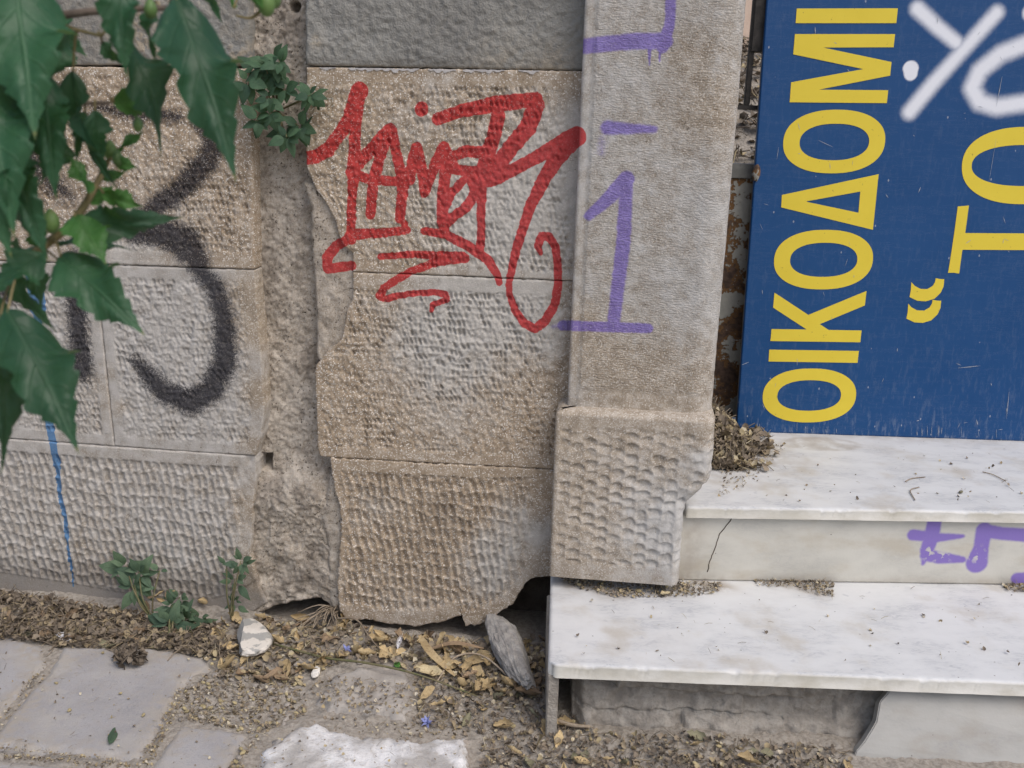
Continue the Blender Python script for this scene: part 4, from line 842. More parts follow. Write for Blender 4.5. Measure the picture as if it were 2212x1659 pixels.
def place(name, me, base, tip, facing, twist, wscale, parent, mat=None):
    base, tip = Vector(base), Vector(tip); x = tip - base; L = x.length; x.normalize(); f = Vector(facing); z = f - x * f.dot(x)
    z = z.normalized() if z.length > 1e-4 else x.orthogonal().normalized()
    z = Quaternion(x, twist) @ z; y = z.cross(x)
    if mat is not None: 
        key = me.name + mat.name
        if key not in CACHE: c = me.copy(); c.materials.clear(); c.materials.append(mat); CACHE[key] = c
        me = CACHE[key]
    o = bpy.data.objects.new(name, me); col.objects.link(o); o.parent = parent
    p = base - (wpos(parent) if parent is not None else Vector((0, 0, 0)))
    o.matrix_basis = Matrix(((x.x * L, y.x * L * wscale, z.x * L, p.x), (x.y * L, y.y * L * wscale, z.y * L, p.y), (x.z * L, y.z * L * wscale, z.z * L, p.z), (0, 0, 0, 1)))
    return o
CACHE = {}
def saw(t, k): q = (t * k) % 1; return q ** 1.6
HT = [0, .04, .10, .18, .26, .32, .37, .42, .50, .58, .68, .78, .88, 1.0]
def w_hib(t): return max(.003, float(np.interp(t, HT, [.0, .13, .225, .285, .325, .345, .285, .225, .22, .20, .145, .09, .042, .0])) * (1.08 - .22 * saw(t + .02, 8.5)))
def w_hib2(t): return max(.003, float(np.interp(t, HT, [.0, .11, .19, .245, .275, .285, .285, .27, .225, .185, .13, .08, .038, .0])) * (1.08 - .24 * saw(t, 7.5)))
def w_weed(t): return .30 * math.sin(math.pi * min(1, t ** .75)) ** .9 * (1 - .25 * t) + .002
hib = [leaf_mesh('hibiscus_leaf', 70, 9, w_hib, .34, .34, .5, 1, .32), leaf_mesh('hibiscus_leaf', 64, 9, w_hib2, .45, .45, .6, 2, .3), leaf_mesh('hibiscus_leaf', 60, 9, w_hib2, .1, .6, .6, 4, .3)]
weed = [leaf_mesh('weed_leaf', 8, 5, w_weed, .25, .25, .1, k) for k in range(2)] + [leaf_mesh('weed_leaf', 8, 5, w_weed, .5, .35, .2, 5)]
def tube(name, pts, rad, mat, parent, k=6, n=5):
    P = smooth_path(pts, n); r = np.interp(np.linspace(0, 1, len(P)), np.linspace(0, 1, len(rad)), rad) if hasattr(rad, '__len__') else rad
    V, F, T = tube_data(P, r, k); return mesh_np(name, V, [F, T], mat, parent)

# hibiscus reaching in from the left
tr0 = atd(-560, 900, .95); shrub = thing('hibiscus_shrub', 'hibiscus shrub with dark lobed leaves and green buds hanging in front of the wall', 'shrub', (tr0[0], tr0[1], -.01))
tube('trunk', [(tr0[0], tr0[1], -.03), (tr0[0] + .02, tr0[1] + .01, .5), (tr0[0] - .01, tr0[1], 1.0), (tr0[0] + .03, tr0[1] - .02, 1.55)], [.016, .013, .011, .006], M['stem_dark'], shrub, 8)
tp = lambda z: np.array([tr0[0] + .01, tr0[1], z])
br1 = [tp(1.0), atd(-300, 90, .78), atd(-60, 70, .68), atd(90, 40, .66), atd(230, 22, .66), atd(385, 17, .68)]
br2 = [tp(.70), atd(-260, 800, .78), atd(0, 612, .72), atd(75, 546, .71), atd(155, 482, .71), atd(213, 390, .72), atd(240, 332, .73)]
br3 = [tp(1.22), atd(-200, -170, .72), atd(200, -140, .72), atd(430, -90, .74), atd(520, -20, .75), atd(575, 8, .76)]
br4 = [atd(100, 40, .66), atd(160, 62, .665), atd(218, 78, .67)]
br5 = [tp(.85), atd(-250, 380, .74), atd(-60, 300, .69), atd(60, 235, .69), atd(150, 225, .7), atd(240, 222, .71)]
bsets = [(br1, [.006, .005, .004, .003, .0025, .0018], 'stem_dark'), (br2, [.006, .005, .0042, .0034, .003, .0024, .0016], 'stem'), (br3, [.006, .004, .003, .0025, .002, .0015], 'stem_dark'), (br4, [.0016, .0013, .001], 'stem'), (br5, [.005, .004, .003, .0022, .0016, .001], 'stem_dark')]
bpts = []
for p, r, m in bsets: tube('branch', p, r, M[m], shrub); bpts += smooth_path(p, 8)
bpts = np.array(bpts)
HL = [  # base px, tip px, base dist, tip dist, width factor, twist, mesh, young
 ((30,-70),(62,215),.64,.60,1.25,.1,0,0), ((-60,90),(38,440),.64,.61,1.0,-.2,0,0), ((95,150),(100,382),.66,.64,.95,.35,1,0), ((158,150),(156,405),.68,.69,.55,.9,1,0), ((205,236),(212,347),.70,.70,1.15,.1,0,0),
 ((243,222),(351,211),.71,.72,1.25,.45,2,1), ((262,-40),(247,114),.64,.62,1.1,.3,1,0), ((262,62),(393,267),.68,.67,.85,-.55,1,0), ((378,-8),(509,304),.66,.62,.90,.15,0,0), ((95,30),(172,112),.72,.72,1.3,.3,0,0),
 ((196,420),(150,328),.70,.69,1.2,.4,2,1), ((222,417),(308,449),.72,.72,1.0,.7,2,1), ((168,478),(354,487),.71,.70,.95,.45,1,0), ((112,500),(38,408),.70,.69,1.0,.3,2,1), ((160,466),(222,536),.70,.68,1.35,.1,0,1),
 ((128,552),(269,672),.70,.66,1.15,.15,0,0), ((100,548),(-40,612),.69,.66,1.25,.2,0,0), ((12,668),(167,905),.64,.60,1.1,.1,0,0), ((-12,730),(53,980),.66,.64,.75,-.3,1,0), ((118,528),(268,500),.73,.74,.95,-.5,1,0),
 ((140,262),(122,420),.70,.70,.8,-.4,1,0), ((15,300),(60,520),.66,.64,1.0,.3,1,0), ((-60,250),(-20,520),.64,.62,1.0,.2,0,0), ((-120,560),(-60,800),.66,.62,1.0,.2,0,0), ((-150,-40),(-90,250),.62,.6,1.1,0,0,0), ((220,90),(262,150),.70,.70,1.2,.6,1,0), ((520,-70),(560,12),.74,.74,1.2,.5,0,1), ((505,20),(490,-30),.74,.74,1.2,.5,2,1), ((240,330),(318,342-60),.73,.73,.5,.5,2,1), ((248,350),(296,362),.72,.72,1.3,.6,2,1), ((125,560),(160,612),.73,.73,.8,1.0,2,0), ((70,550),(20,500),.72,.73,1.0,.6,1,0), ((30,-80),(-40,150),.68,.66,1.2,-.2,0,0), ((150,60),(120,190),.71,.70,.9,-.5,1,0), ((330,15),(300,120),.70,.70,.8,.6,1,0), ((185,240),(150,330),.71,.70,.8,.5,1,0), ((60,235),(20,390),.68,.66,1.0,-.3,0,0), ((190,440),(250,400),.72,.73,1.0,.2,2,1), ((90,535),(60,470),.71,.70,1.1,.4,0,1), ((60,560),(110,650),.73,.72,.9,-.4,1,0), ((30,590),(70,700),.72,.70,.8,.5,1,0), ((215,385),(275,372),.73,.74,.9,.5,2,1), ((-20,620),(-40,760),.70,.68,1.0,.3,0,0), ((440,-60),(455,40),.73,.73,.9,.4,1,0)]
for i, (b, t, db, dt_, wf_, tw, mi, yg) in enumerate(HL):
    B, Tp = atd(b[0], b[1], db), atd(t[0], t[1], dt_); face = CAM - (B + Tp) / 2; face = face / np.linalg.norm(face) + np.array([.1, 0, .35])
    place('leaf', hib[mi], B, Tp, face, tw * 1.3 + .25 * math.sin(i * 2.1), wf_ * (.74 if not yg else .9), shrub, M['leaf_young'] if yg else M['leaf'])
    k = np.argmin(np.linalg.norm(bpts - B, axis=1)); mid = (bpts[k] + B) / 2 + np.array([0, 0, .004]); tube('petiole', [bpts[k], mid, B + (Tp - B) * .03], [.0011, .0009, .0008], M['stem'], shrub, 5, 4)
def bud(px, d, s, name='bud', parent=None):
    bm = bmesh.new(); bmesh.ops.create_uvsphere(bm, u_segments=10, v_segments=7, radius=1); c = Vector(atd(px[0], px[1], d)); r = s
    for v in bm.verts:
        z = v.co.z; k = (1 - .35 * max(0, z)) * (1 + .08 * math.cos(5 * math.atan2(v.co.y, v.co.x))); v.co = c + Vector((v.co.x * r * k, v.co.y * r * k, z * r * 1.45))
    return bm_obj(name, bm, M['bud'], parent or shrub, True)
for px, d, s in (((238,325),.725,.0052), ((255,343),.72,.0042), ((110,478),.69,.006), ((575,6),.755,.007), ((592,-4),.76,.0055), ((560,0),.76,.0045), ((325,19),.665,.0045), ((298,268),.715,.0038), ((297,272),.712,.003)): bud(px, d, s)
# twig end of the top branch reaching to the recess
tube('branch', [br3[-1], atd(545, 38, .76), atd(510, 34, .75)], [.0014, .0012, .0008], M['stem'], shrub)

def weed_plant(label, px_root, root, heads, group='weeds growing from the wall foot'):
    o = thing('weed', label, 'weed', root, group); 
    for (hx, hy, off, nl, size, spread) in heads:
        h = W(hx, hy, off); 
        base = np.array(root, float); mid = (base + h) / 2 + NW * .015; tube('stem', [base, mid, h], [.0022, .0018, .0012], M['weed_stem'], o, 5, 4)
        for k in range(nl):
            a = k * 2.4 + random.uniform(-.3, .3); r = (.25 + .75 * (k / nl)) * spread; s = size * 1.25 * random.uniform(.75, 1.2) * (.65 + .5 * k / nl)
            el = random.uniform(.2, .75) * (1 - .55 * k / nl); d = TW * math.cos(a) + np.array([0, 0, 1.0]) * math.sin(a); dr = d * math.cos(el) + NW * (math.sin(el) + .12)
            b = h + d * .004 - np.array([0, 0, 1.0]) * r * .55 * (k / nl) + d * r * .25; place('leaf', weed[k % 3], b, b + dr * s, NW + np.array([0, 0, .6]), random.uniform(-.6, .6), random.uniform(.75, 1.1), o, M['leaf_weed'])
    return o
def gpos(px, py, z=0.0): q = G(px, py, z); q[2] = float(soil_z(q[0], q[1])); return q
weed_plant('leafy green weed with broad leaves sprouting against the chiselled plinth by the blue drip', None, gpos(330, 1338), [(272,1222,.05,10,.030,.02), (300,1236,.055,12,.032,.03), (290,1264,.06,11,.030,.03), (345,1232,.05,2,.026,.01)])
weed_plant('slender green weed climbing the broken plinth corner beside the mortar recess', None, gpos(502, 1338), [(520,1212,.045,10,.023,.02), (508,1250,.045,7,.024,.03), (505,1298,.05,7,.016,.03), (490,1220,.045,2,.027,.01)])
weed_plant('bushy dusty weed rooted in the leaf litter next to the pale plaster lump', None, gpos(372, 1385), [(372,1308,.09,11,.028,.02), (370,1345,.12,14,.036,.035), (402,1335,.09,12,.028,.03), (432,1335,.08,10,.024,.03), (388,1290,.06,8,.022,.02), (345,1352,.11,9,.028,.03)])
# pellitory in the recess
pel = thing('pellitory_plant', 'green leafy pellitory tuft growing out of the mortar recess', 'plant', W(600, 240, -.045))
pb = W(600, 240, -.045)
for k in range(114):
    while True:
        x, y = random.uniform(512, 682), random.uniform(128, 336)
        if ((x - 600) / 84) ** 2 + ((y - 222) / 98) ** 2 < 1 and not (y > 262 and x < 540) and not (x < 560 and y < 150): break
    if k % 6 == 0: cx0, cy0 = x, y; coff = random.uniform(.0, .05); tube('stem', [pb, W((600 + x) / 2, (240 + y) / 2, .0), W(x, y, coff)], [.0016, .0012, .0009], M['weed_stem'], pel, 5, 4)
    h = W(cx0 + random.uniform(-4, 4), cy0 + random.uniform(-4, 4), coff + random.uniform(-.012, .006)); a = (k % 6) * 1.05 + random.uniform(-.25, .25); el = random.uniform(.15, .7)
    d = TW * math.cos(a) + np.array([0, 0, 1.0]) * (math.sin(a) - .35); d /= np.linalg.norm(d); dr = d * math.cos(el) + NW * math.sin(el); s = random.uniform(.022, .042)
    place('leaf', weed[k % 3], h + d * .003, h + dr * s, NW + np.array([0, 0, .8]), random.uniform(-.5, .5), random.uniform(.95, 1.4), pel, M['leaf_pel'])

# ================================================================== LITTER
def sample(poly, n):
    P = np.array(poly, float); lo, hi = P.min(0), P.max(0); out = []
    while len(out) < n:
        q = rng.uniform(lo, hi, (n * 2, 2)); k = poly_sd(q[:, 0], q[:, 1], poly) > 0; out += [tuple(a) for a in q[k]]
    return out[:n]
def surf_z(x, y):
    """height of whatever the litter lies on"""
    return float(soil_z(x, y))
SLAB_W = [Gp(s, .016)[:, :2] for s in slabs]
PATCH_W = [(Gp([(535,1670),(556,1602),(607,1570),(680,1547),(740,1565),(915,1583),(1022,1580),(1032,1622),(1028,1790),(480,1790)], .02)[:, :2], .024), (Gp([(757,1430),(880,1428),(904,1457),(901,1518),(886,1549),(794,1546),(702,1537),(665,1512),(711,1447)], .017)[:, :2], .02)]
def lie_z(x, y):
    z = surf_z(x, y); X, Y = np.array(x), np.array(y)
    for p in SLAB_W:
        if poly_sd(X, Y, p) > 0: z = max(z, .0122)
    for p, h in PATCH_W:
        if poly_sd(X, Y, p) > 0: z = max(z, h)
    return z
R1 = [(-350,1238),(0,1276),(200,1308),(330,1335),(480,1350),(500,1420),(430,1425),(330,1402),(130,1400),(0,1385),(-350,1350)]
R2 = [(470,1345),(560,1320),(720,1318),(860,1362),(1050,1362),(1180,1350),(1176,1500),(1000,1500),(900,1440),(740,1430),(650,1475),(480,1470),(430,1425)]
R3 = [(890,1450),(1176,1490),(1290,1575),(1840,1618),(1830,1730),(1040,1760),(1035,1570),(910,1560)]
R4 = [(400,1492),(470,1440),(660,1465),(660,1540),(590,1572),(545,1610),(510,1690),(480,1690),(548,1582),(385,1555)]
R5 = [(660,1470),(1010,1500),(1020,1580),(900,1582),(700,1550)]
def fine_litter(name, label, spots, size, tones, seed, lift=.004, sliver=.35, zf=None, tilt=.5):
    r = np.random.default_rng(seed); V = []; F = []; tone = []
    for (x, y, z) in spots:
        s = r.uniform(*size); sl = r.random() < sliver; a = r.uniform(0, 6.28); e = r.normal(0, tilt); b = r.normal(0, tilt); L = s * (2.4 if sl else 1.0); w = s * (.16 if sl else .55)
        ca, sa = math.cos(a), math.sin(a); ax = np.array([ca * math.cos(e), sa * math.cos(e), math.sin(e)]); ay = np.array([-sa * math.cos(b), ca * math.cos(b), math.sin(b)]); az = np.cross(ax, ay)
        c = np.array([x, y, z + abs(math.sin(e)) * L * .4 + r.uniform(0, lift)]); n0 = len(V); cu = r.uniform(.1, .5) * s
        if sl:
            for q, k in ((-.5, .0), (0, 1.0), (.5, .0)):
                for j in range(3): th = j * 2.094; V.append(c + ax * L * q + (ay * math.cos(th) + az * math.sin(th)) * w * .5 * (1 - .5 * abs(q)) + az * cu * k * .5)
            for i in range(2):
                for j in range(3): F.append((n0 + i * 3 + j, n0 + i * 3 + (j + 1) % 3, n0 + (i + 1) * 3 + (j + 1) % 3, n0 + (i + 1) * 3 + j))
            tone += [r.choice(tones)] * 9
        else:
            for q in (-.5, 0, .5):
                for j in (-1, 0, 1): ww = w * (1 if q == 0 else .45); V.append(c + ax * L * q + ay * ww * j * (1 + r.uniform(-.3, .3)) + az * cu * ((q * 2) ** 2 + .8 * j * j * r.random()))
            for i in range(2):
                for j in range(2): F.append((n0 + i * 3 + j, n0 + i * 3 + j + 1, n0 + (i + 1) * 3 + j + 1, n0 + (i + 1) * 3 + j))
            tone += [r.choice(tones)] * 9
    o = mesh_np(name, np.array(V), [np.array(F)], M['litter_mix'], None, {'tone': np.clip(np.array(tone) + r.normal(0, .05, len(tone)), 0, 1)}); tag(o, label, 'litter', kind='stuff'); return o
def ground_spots(poly, n):
    p = np.array(sample(poly, n)); q = G(p[:, 0], p[:, 1], .008); q = q[q[:, 1] < wall_y(q[:, 0]) + .10]; z = soil_z(q[:, 0], q[:, 1])
    for w in SLAB_W: z = np.where(poly_sd(q[:, 0], q[:, 1], w) > 0, np.maximum(z, .0122), z)
    for w, h in PATCH_W: z = np.where(poly_sd(q[:, 0], q[:, 1], w) > 0, np.maximum(z, h), z)
    return [(float(a[0]), float(a[1]), float(b)) for a, b in zip(q, z)]
DK, MX, LT = [.05, .15, .25, .35, .45, .5, .6], [.15, .3, .4, .5, .6, .7, .8, .95], [.45, .6, .75, .85, .95, 1.0]
fine_litter('leaf_litter', 'fine dark dry litter and crumbled leaves banked along the wall foot', ground_spots(R1, 5400), (.003, .016), DK + [.5, .6, .7], 11, .012, .45)
fine_litter('leaf_litter', 'crumbled tan leaf litter under the undermined plinth', ground_spots(R2, 1700), (.004, .014), MX, 12, .008)
fine_litter('leaf_litter', 'dry twiggy litter scattered before the crumbling step footing', ground_spots(R3, 3000), (.003, .011), DK + MX, 13, .008)
fine_litter('leaf_litter', 'pale chaff and grit in the paving joints', ground_spots(R4, 1300) + ground_spots(R5, 600), (.0022, .0075), MX + [.5, .6, 1.0], 14, .002)
sj = [(98,1440),(70,1475),(40,1515),(0,1560)]; sj2 = [(0,1622),(90,1632),(180,1641),(300,1652)]; sj3 = [(395,1490),(360,1560),(310,1652)]; js = []
for ln in (sj, sj2, sj3):
    for k in range(260 if ln is not sj else 90):
        t = random.random() * (len(ln) - 1); i = int(t); f = t - i; x = ln[i][0] + (ln[i + 1][0] - ln[i][0]) * f + random.gauss(0, 6 if ln is sj3 else 4); y = ln[i][1] + (ln[i + 1][1] - ln[i][1]) * f + random.gauss(0, 4); q = G(x, y, .01); js.append((q[0], q[1], lie_z(q[0], q[1])))
pvx = [(-300,1400),(480,1400),(600,1640),(300,1720),(-300,1720)]
fine_litter('paving_crumbs', 'small crumbs and seed husks strewn over the grey paving', js + ground_spots(pvx, 260) + ground_spots([(540,1600),(690,1555),(1010,1590),(1020,1740),(520,1740)], 220), (.0018, .0055), MX + LT, 15, .001)
def step_spots(poly, n, z): return [(q[0], q[1], z) for q in (G(px, py, z) for px, py in sample(poly, n))]
st = step_spots([(1200,1250),(1480,1256),(1560,1262),(1545,1285),(1420,1293),(1330,1292),(1250,1272)], 900, ZL) + step_spots([(1625,1254),(1700,1240),(1800,1254),(1800,1290),(1760,1286),(1700,1268),(1640,1268)], 480, ZL) + step_spots([(2160,1264),(2240,1266),(2230,1284),(2175,1278)], 120, ZL) + step_spots([(1230,1260),(2212,1275),(2212,1460),(1230,1420)], 70, ZL)
fine_litter('step_litter', 'grey brown dust and dry chaff gathered at the back of the lower step', st, (.002, .007), MX, 16, .005)
# heap in the corner between the pillar and the board
hc = G(1585, 985, ZU)
def heap_z(x, y): return ZU + np.maximum(0, .062 * np.exp(-(((x - hc[0] + .03) / .052) ** 2 + ((y - hc[1] - .15) / .13) ** 2)) - .008)
hs = []
for k in range(2300):
    y = hc[1] + random.uniform(-.10, .26); x = random.gauss(hc[0] - .018 + .02 * math.sin((y - hc[1]) * 9), .030 + .012 * (y > hc[1]))
    if y > gp0[1] - .01 or x < hc[0] - .10: continue
    if y > sb[0][1] - .012 and x > sb[0][0] - .012: continue
    hs.append((x, y, float(heap_z(np.array(x), np.array(y)))))
def hcore(X, Y): return heap_z(X, Y) - .004
field('heap_core', hc[0] - .09, sb[0][0] - .01, hc[1] - .10, gp0[1] - .005, .006, hcore, M['dark_soil']); tag(bpy.data.objects['heap_core'], 'dusty soil under the corner heap of dead leaves', 'soil', kind='stuff')
fine_litter('leaf_heap', 'heap of shrivelled brown leaves between the pillar and the blue board', hs, (.007, .023), [.2, .3, .4, .45, .5, .55, .6, .7, .9], 17, .012, .16, tilt=.55)
fine_litter('upper_step_litter', 'scattered bits of dry stalk on the upper marble step', step_spots([(1560,960),(1700,960),(1640,1040),(1550,1075)], 260, ZU) + step_spots([(1600,1000),(2212,960),(2212,1100),(1560,1085)], 60, ZU), (.002, .007), MX, 18, .002)
# yard debris seen through the slit
ys = []
for k in range(2600):
    x, y = random.uniform(.45, 1.1), random.uniform(gp0[1] + .1, gp0[1] + 1.6); ys.append((x, y, float(yz(np.array(x), np.array(y)))))
fine_litter('yard_litter', 'dry stalks and dead leaves covering the yard behind the gate', ys, (.012, .04), [.05, .15, .3, .5, .8], 19, .04, .6, tilt=.5)

# ---- single dry leaves, pods, twigs, pebbles
def crumple(n, m, asp, seed, curl, cup, tw=0.0):
    r = np.random.default_rng(seed); V = []
    ph = r.uniform(0, 6); bend = r.uniform(-.25, .25)
    for i in range(n + 1):
        t = i / n; w = asp * max(.02, math.sin(math.pi * (.03 + .94 * t ** r.uniform(.85, 1.15)))) ** .9 * (1 + .14 * r.normal())
        for j in range(m):
            q = -1 + 2 * j / (m - 1); a = tw * (t - .5) + cup * q; y = math.sin(a) / max(.3, cup) * w if cup else q * w
            V.append((t - .5 + .012 * r.normal(), y + bend * (t - .5) ** 2, curl * (2 * t - 1) ** 2 * .5 + (1 - math.cos(a)) * w / max(.3, cup) * 1.2 + .03 * math.sin(t * 9 + ph + q * 2) + .014 * r.normal()))
    me = bpy.data.meshes.new('dry_leaf'); F = grid_faces(m, n + 1); me.from_pydata(V, [], F.tolist()); me.polygons.foreach_set('use_smooth', np.ones(len(F), bool)); return me
DRY = [crumple(9, 6, .22 + .05 * (k % 4), 40 + k, .05 + .1 * (k % 4), .5 + .45 * (k % 4), .6 * ((k * 7) % 5 - 2)) for k in range(14)]
POD = []
for k in range(3):
    bm = bmesh.new(); bmesh.ops.create_uvsphere(bm, u_segments=7, v_segments=5, radius=.5)
    for v in bm.verts: z = v.co.z; v.co = Vector((z * 1.1, v.co.x * (.75 - .3 * z), v.co.y * (.6 - .3 * z))) * (1 + .12 * random.uniform(-1, 1))
    me = bpy.data.meshes.new('seed_pod'); bm.to_mesh(me); bm.free(); me.polygons.foreach_set('use_smooth', np.ones(len(me.polygons), bool)); POD.append(me)
PEB = []
for k in range(5):
    bm = bmesh.new(); bmesh.ops.create_icosphere(bm, subdivisions=2, radius=.5)
    for v in bm.verts: c = v.co.copy(); nn = 1 + .28 * float(fbm(np.array(c.x * 2 + k * 7), np.array(c.y * 2 + c.z * 3), 1.3, 60 + k, 2)); v.co = Vector((c.x * nn, c.y * nn * .8, c.z * nn * .5))
    me = bpy.data.meshes.new('pebble'); bm.to_mesh(me); bm.free(); PEB.append(me)
TWG = []
for k in range(7):
    p = [np.array([-.5, 0, 0])]
    for i in range(4): p.append(p[-1] + np.array([.25, random.uniform(-.07, .07), random.uniform(-.03, .04)]))
    V, F, T = tube_data(p, [.016, .014, .013, .011, .008], 5); me = bpy.data.meshes.new('twig'); me.from_pydata(V.tolist(), [], F.tolist() + T.tolist()); me.polygons.foreach_set('use_smooth', np.ones(len(me.polygons), bool)); TWG.append(me)
def one(name, me, mat, x, y, z, s, label, cat, group=None, rz=None, tilt=.35, sx=1.0):
    key = me.name + mat.name
    if key not in CACHE: c = me.copy(); c.materials.clear(); c.materials.append(mat); CACHE[key] = c
    o = bpy.data.objects.new(name, CACHE[key]); col.objects.link(o); o.location = (x, y, z); o.scale = (s * sx, s, s)
    o.rotation_euler = (random.gauss(0, tilt), random.gauss(0, tilt), random.uniform(0, 6.28) if rz is None else rz); return tag(o, label, cat, group)
def strew(name, meshes, mat, poly, n, size, label, cat, group, lift=.2, tilt=.35, sx=(1, 1)):
    for (x, y, z) in ground_spots(poly, n):
        s = random.uniform(*size); big = s > .55 * (size[0] + size[1]); lb, gr = (label, group) if name == 'pebble' else (('large ' if name != 'twig' else 'long ') + label, ('larger ' + group)) if big else (('little ' if name != 'twig' else 'short ') + label, ('smaller ' + group)); one(name, random.choice(meshes), M[mat], x, y, z + s * lift, s, lb, cat, gr, None, tilt, random.uniform(*sx))
strew('dry_leaf', DRY, 'dry_tan', R2, 80, (.022, .052), 'curled tan dry leaf lying under the undermined plinth', 'leaf', 'tan leaves under the plinth', .2, .5)
strew('dry_leaf', DRY, 'dry_brown', R2, 40, (.018, .046), 'shrivelled brown leaf lying under the undermined plinth', 'leaf', 'brown leaves under the plinth', .2, .5)
strew('dry_leaf', DRY, 'dry_pale', R2, 32, (.014, .036), 'bleached pale leaf lying under the undermined plinth', 'leaf', 'pale leaves under the plinth', .2, .5)
strew('dry_leaf', DRY, 'dry_brown', R1, 56, (.016, .04), 'withered brown leaf in the dark litter along the wall foot', 'leaf', 'brown leaves along the wall foot', .25, .6)
strew('dry_leaf', DRY, 'dry_olive', R1, 28, (.014, .034), 'withered olive leaf in the dark litter along the wall foot', 'leaf', 'olive leaves along the wall foot', .25, .6)
strew('dry_leaf', DRY, 'dry_tan', R3, 24, (.018, .042), 'tan dry leaf on the dirt before the step footing', 'leaf', 'tan leaves before the steps', .2, .5)
strew('dry_leaf', DRY, 'dry_olive', R3, 24, (.018, .042), 'olive dry leaf on the dirt before the step footing', 'leaf', 'olive leaves before the steps', .2, .5)
strew('seed_pod', POD, 'pod', R2, 70, (.007, .012), 'yellowish seed pod among the leaves under the plinth', 'seed pod', 'pods under the plinth', .3, .3)
strew('seed_pod', POD, 'pod', R4, 40, (.007, .011), 'yellowish seed pod on the gritty paving joint', 'seed pod', 'pods on the paving joints', .3, .3)
strew('seed_pod', POD, 'pod', R3, 30, (.007, .011), 'yellowish seed pod on the dirt before the step footing', 'seed pod', 'pods before the steps', .3, .3)
strew('seed_pod', POD, 'pod', [(-200,1420),(330,1410),(500,1640),(1000,1640),(1000,1700),(-200,1700)], 9, (.007, .012), 'yellowish seed pod lying on the open paving', 'seed pod', 'pods on the open paving', .3, .2)
strew('twig', TWG, 'twig', R1, 130, (.03, .10), 'dry twig in the litter along the wall foot', 'twig', 'twigs along the wall foot', .06, .12, (1, 1.4))
strew('twig', TWG, 'twig', R2, 60, (.025, .07), 'dry twig lying under the undermined plinth', 'twig', 'twigs under the plinth', .06, .15, (1, 1.5))
strew('twig', TWG, 'twig', R3, 70, (.02, .065), 'dry twig lying on the dirt before the step footing', 'twig', 'twigs before the steps', .06, .15, (1, 1.5))
strew('pebble', PEB, 'pebble', R4 , 75, (.005, .015), 'small grey pebble on the gritty paving joint', 'pebble', 'pebbles on the paving joints', .15, .3)
strew('pebble', PEB, 'pebble', R2, 40, (.006, .018), 'small grey pebble among the leaves under the plinth', 'pebble', 'pebbles under the plinth', .15, .3)
strew('pebble', PEB, 'pebble', R3, 60, (.005, .014), 'small grey pebble on the dirt before the step footing', 'pebble', 'pebbles before the steps', .15, .3)
for px, py in ((1250,1267),(1300,1265),(1380,1281),(1440,1271)):
    q = G(px, py, ZL); one('seed_pod', POD[0], M['pod'], q[0], q[1], ZL + .005, .013 if px == 1380 else .010, 'yellow seed pod on the lower marble step by the pillar base', 'seed pod', 'pods on the lower step', None, .2)
q = G(1436, 1290, ZL); one('dry_leaf', DRY[3], M['dry_pale'], q[0], q[1], ZL + .006, .022, 'crumpled pale leaf lying alone on the lower marble step', 'leaf', None, .4, .3)
q = G(1330, 1255, ZL); one('dry_leaf', DRY[2], M['dry_tan'], q[0], q[1], ZL + .006, .020, 'tan dry leaf in the dust at the foot of the pillar base', 'leaf', None, .2, .3)
# distinctive pieces
def gz(px, py, z=.008): q = G(px, py, z); q[2] = lie_z(q[0], q[1]); return q
def arc_stick(name, label, pxs, rad, mat, lift=.006, cat='twig'):
    pts = [gz(*p) + np.array([0, 0, lift + (p[2] if len(p) > 2 else 0) * 0]) for p in [(a[0], a[1]) for a in pxs]]
    for k, a in enumerate(pxs):
        if len(a) > 2: pts[k][2] += a[2]
    P = smooth_path(pts, 5); V, F, T = tube_data(P, np.interp(np.linspace(0, 1, len(P)), np.linspace(0, 1, len(rad)), rad), 6); return tag(mesh_np(name, V, [F, T], M[mat]), label, cat)
arc_stick('plant_stalk', 'long thin olive stalk lying across the dry leaves and cement patch', [(590,1393),(700,1432),(790,1455),(900,1480),(1030,1506)], [.0022, .0024, .0024, .002, .0012], 'weed_stem', .012, 'stalk')
arc_stick('plant_stalk', 'pale curved stalk springing from the dead roots below the recess', [(725,1350,.02),(770,1362,.025),(800,1392,.01),(830,1420,0)], [.0022, .002, .0018, .0012], 'twig', .012, 'stalk')
arc_stick('plant_stalk', 'looping brown stalk beside the long grey rock', [(940,1480),(980,1438,.015),(1030,1432,.02),(1075,1450,.01),(1130,1500)], [.0018, .002, .002, .002, .0014], 'twig', .008, 'stalk')
arc_stick('plant_stalk', 'stout brown stalk lying at the corner of the step footing', [(1190,1552),(1230,1566),(1275,1574)], [.0045, .004, .003], 'twig', .012, 'stalk')
def blade(label, pxs, w, mat):
    pts = smooth_path([gz(p[0], p[1]) + np.array([0, 0, .012 + (p[2] if len(p) > 2 else 0)]) for p in pxs], 5); V = []; n = len(pts)
    for i, p in enumerate(pts):
        t = pts[min(i + 1, n - 1)] - pts[max(0, i - 1)]; s = np.cross(t, [0, 0, 1.0]); s /= np.linalg.norm(s) + 1e-9; ww = w * math.sin(math.pi * (.06 + .9 * i / (n - 1))) ** .6
        V += [p - s * ww + [0, 0, .003], p, p + s * ww + [0, 0, .003]]
    return tag(mesh_np('strap_leaf', np.array(V), [grid_faces(3, n)], M[mat]), label, 'leaf')
blade('long brown strap leaf curving beside the cement patch', [(906,1392,.02),(930,1432,.015),(982,1466)], .009, 'dry_tan')
blade('long grey brown strap leaf lying flat below the cracked plinth', [(925,1408),(980,1408,.01),(1045,1404)], .008, 'dry_brown')
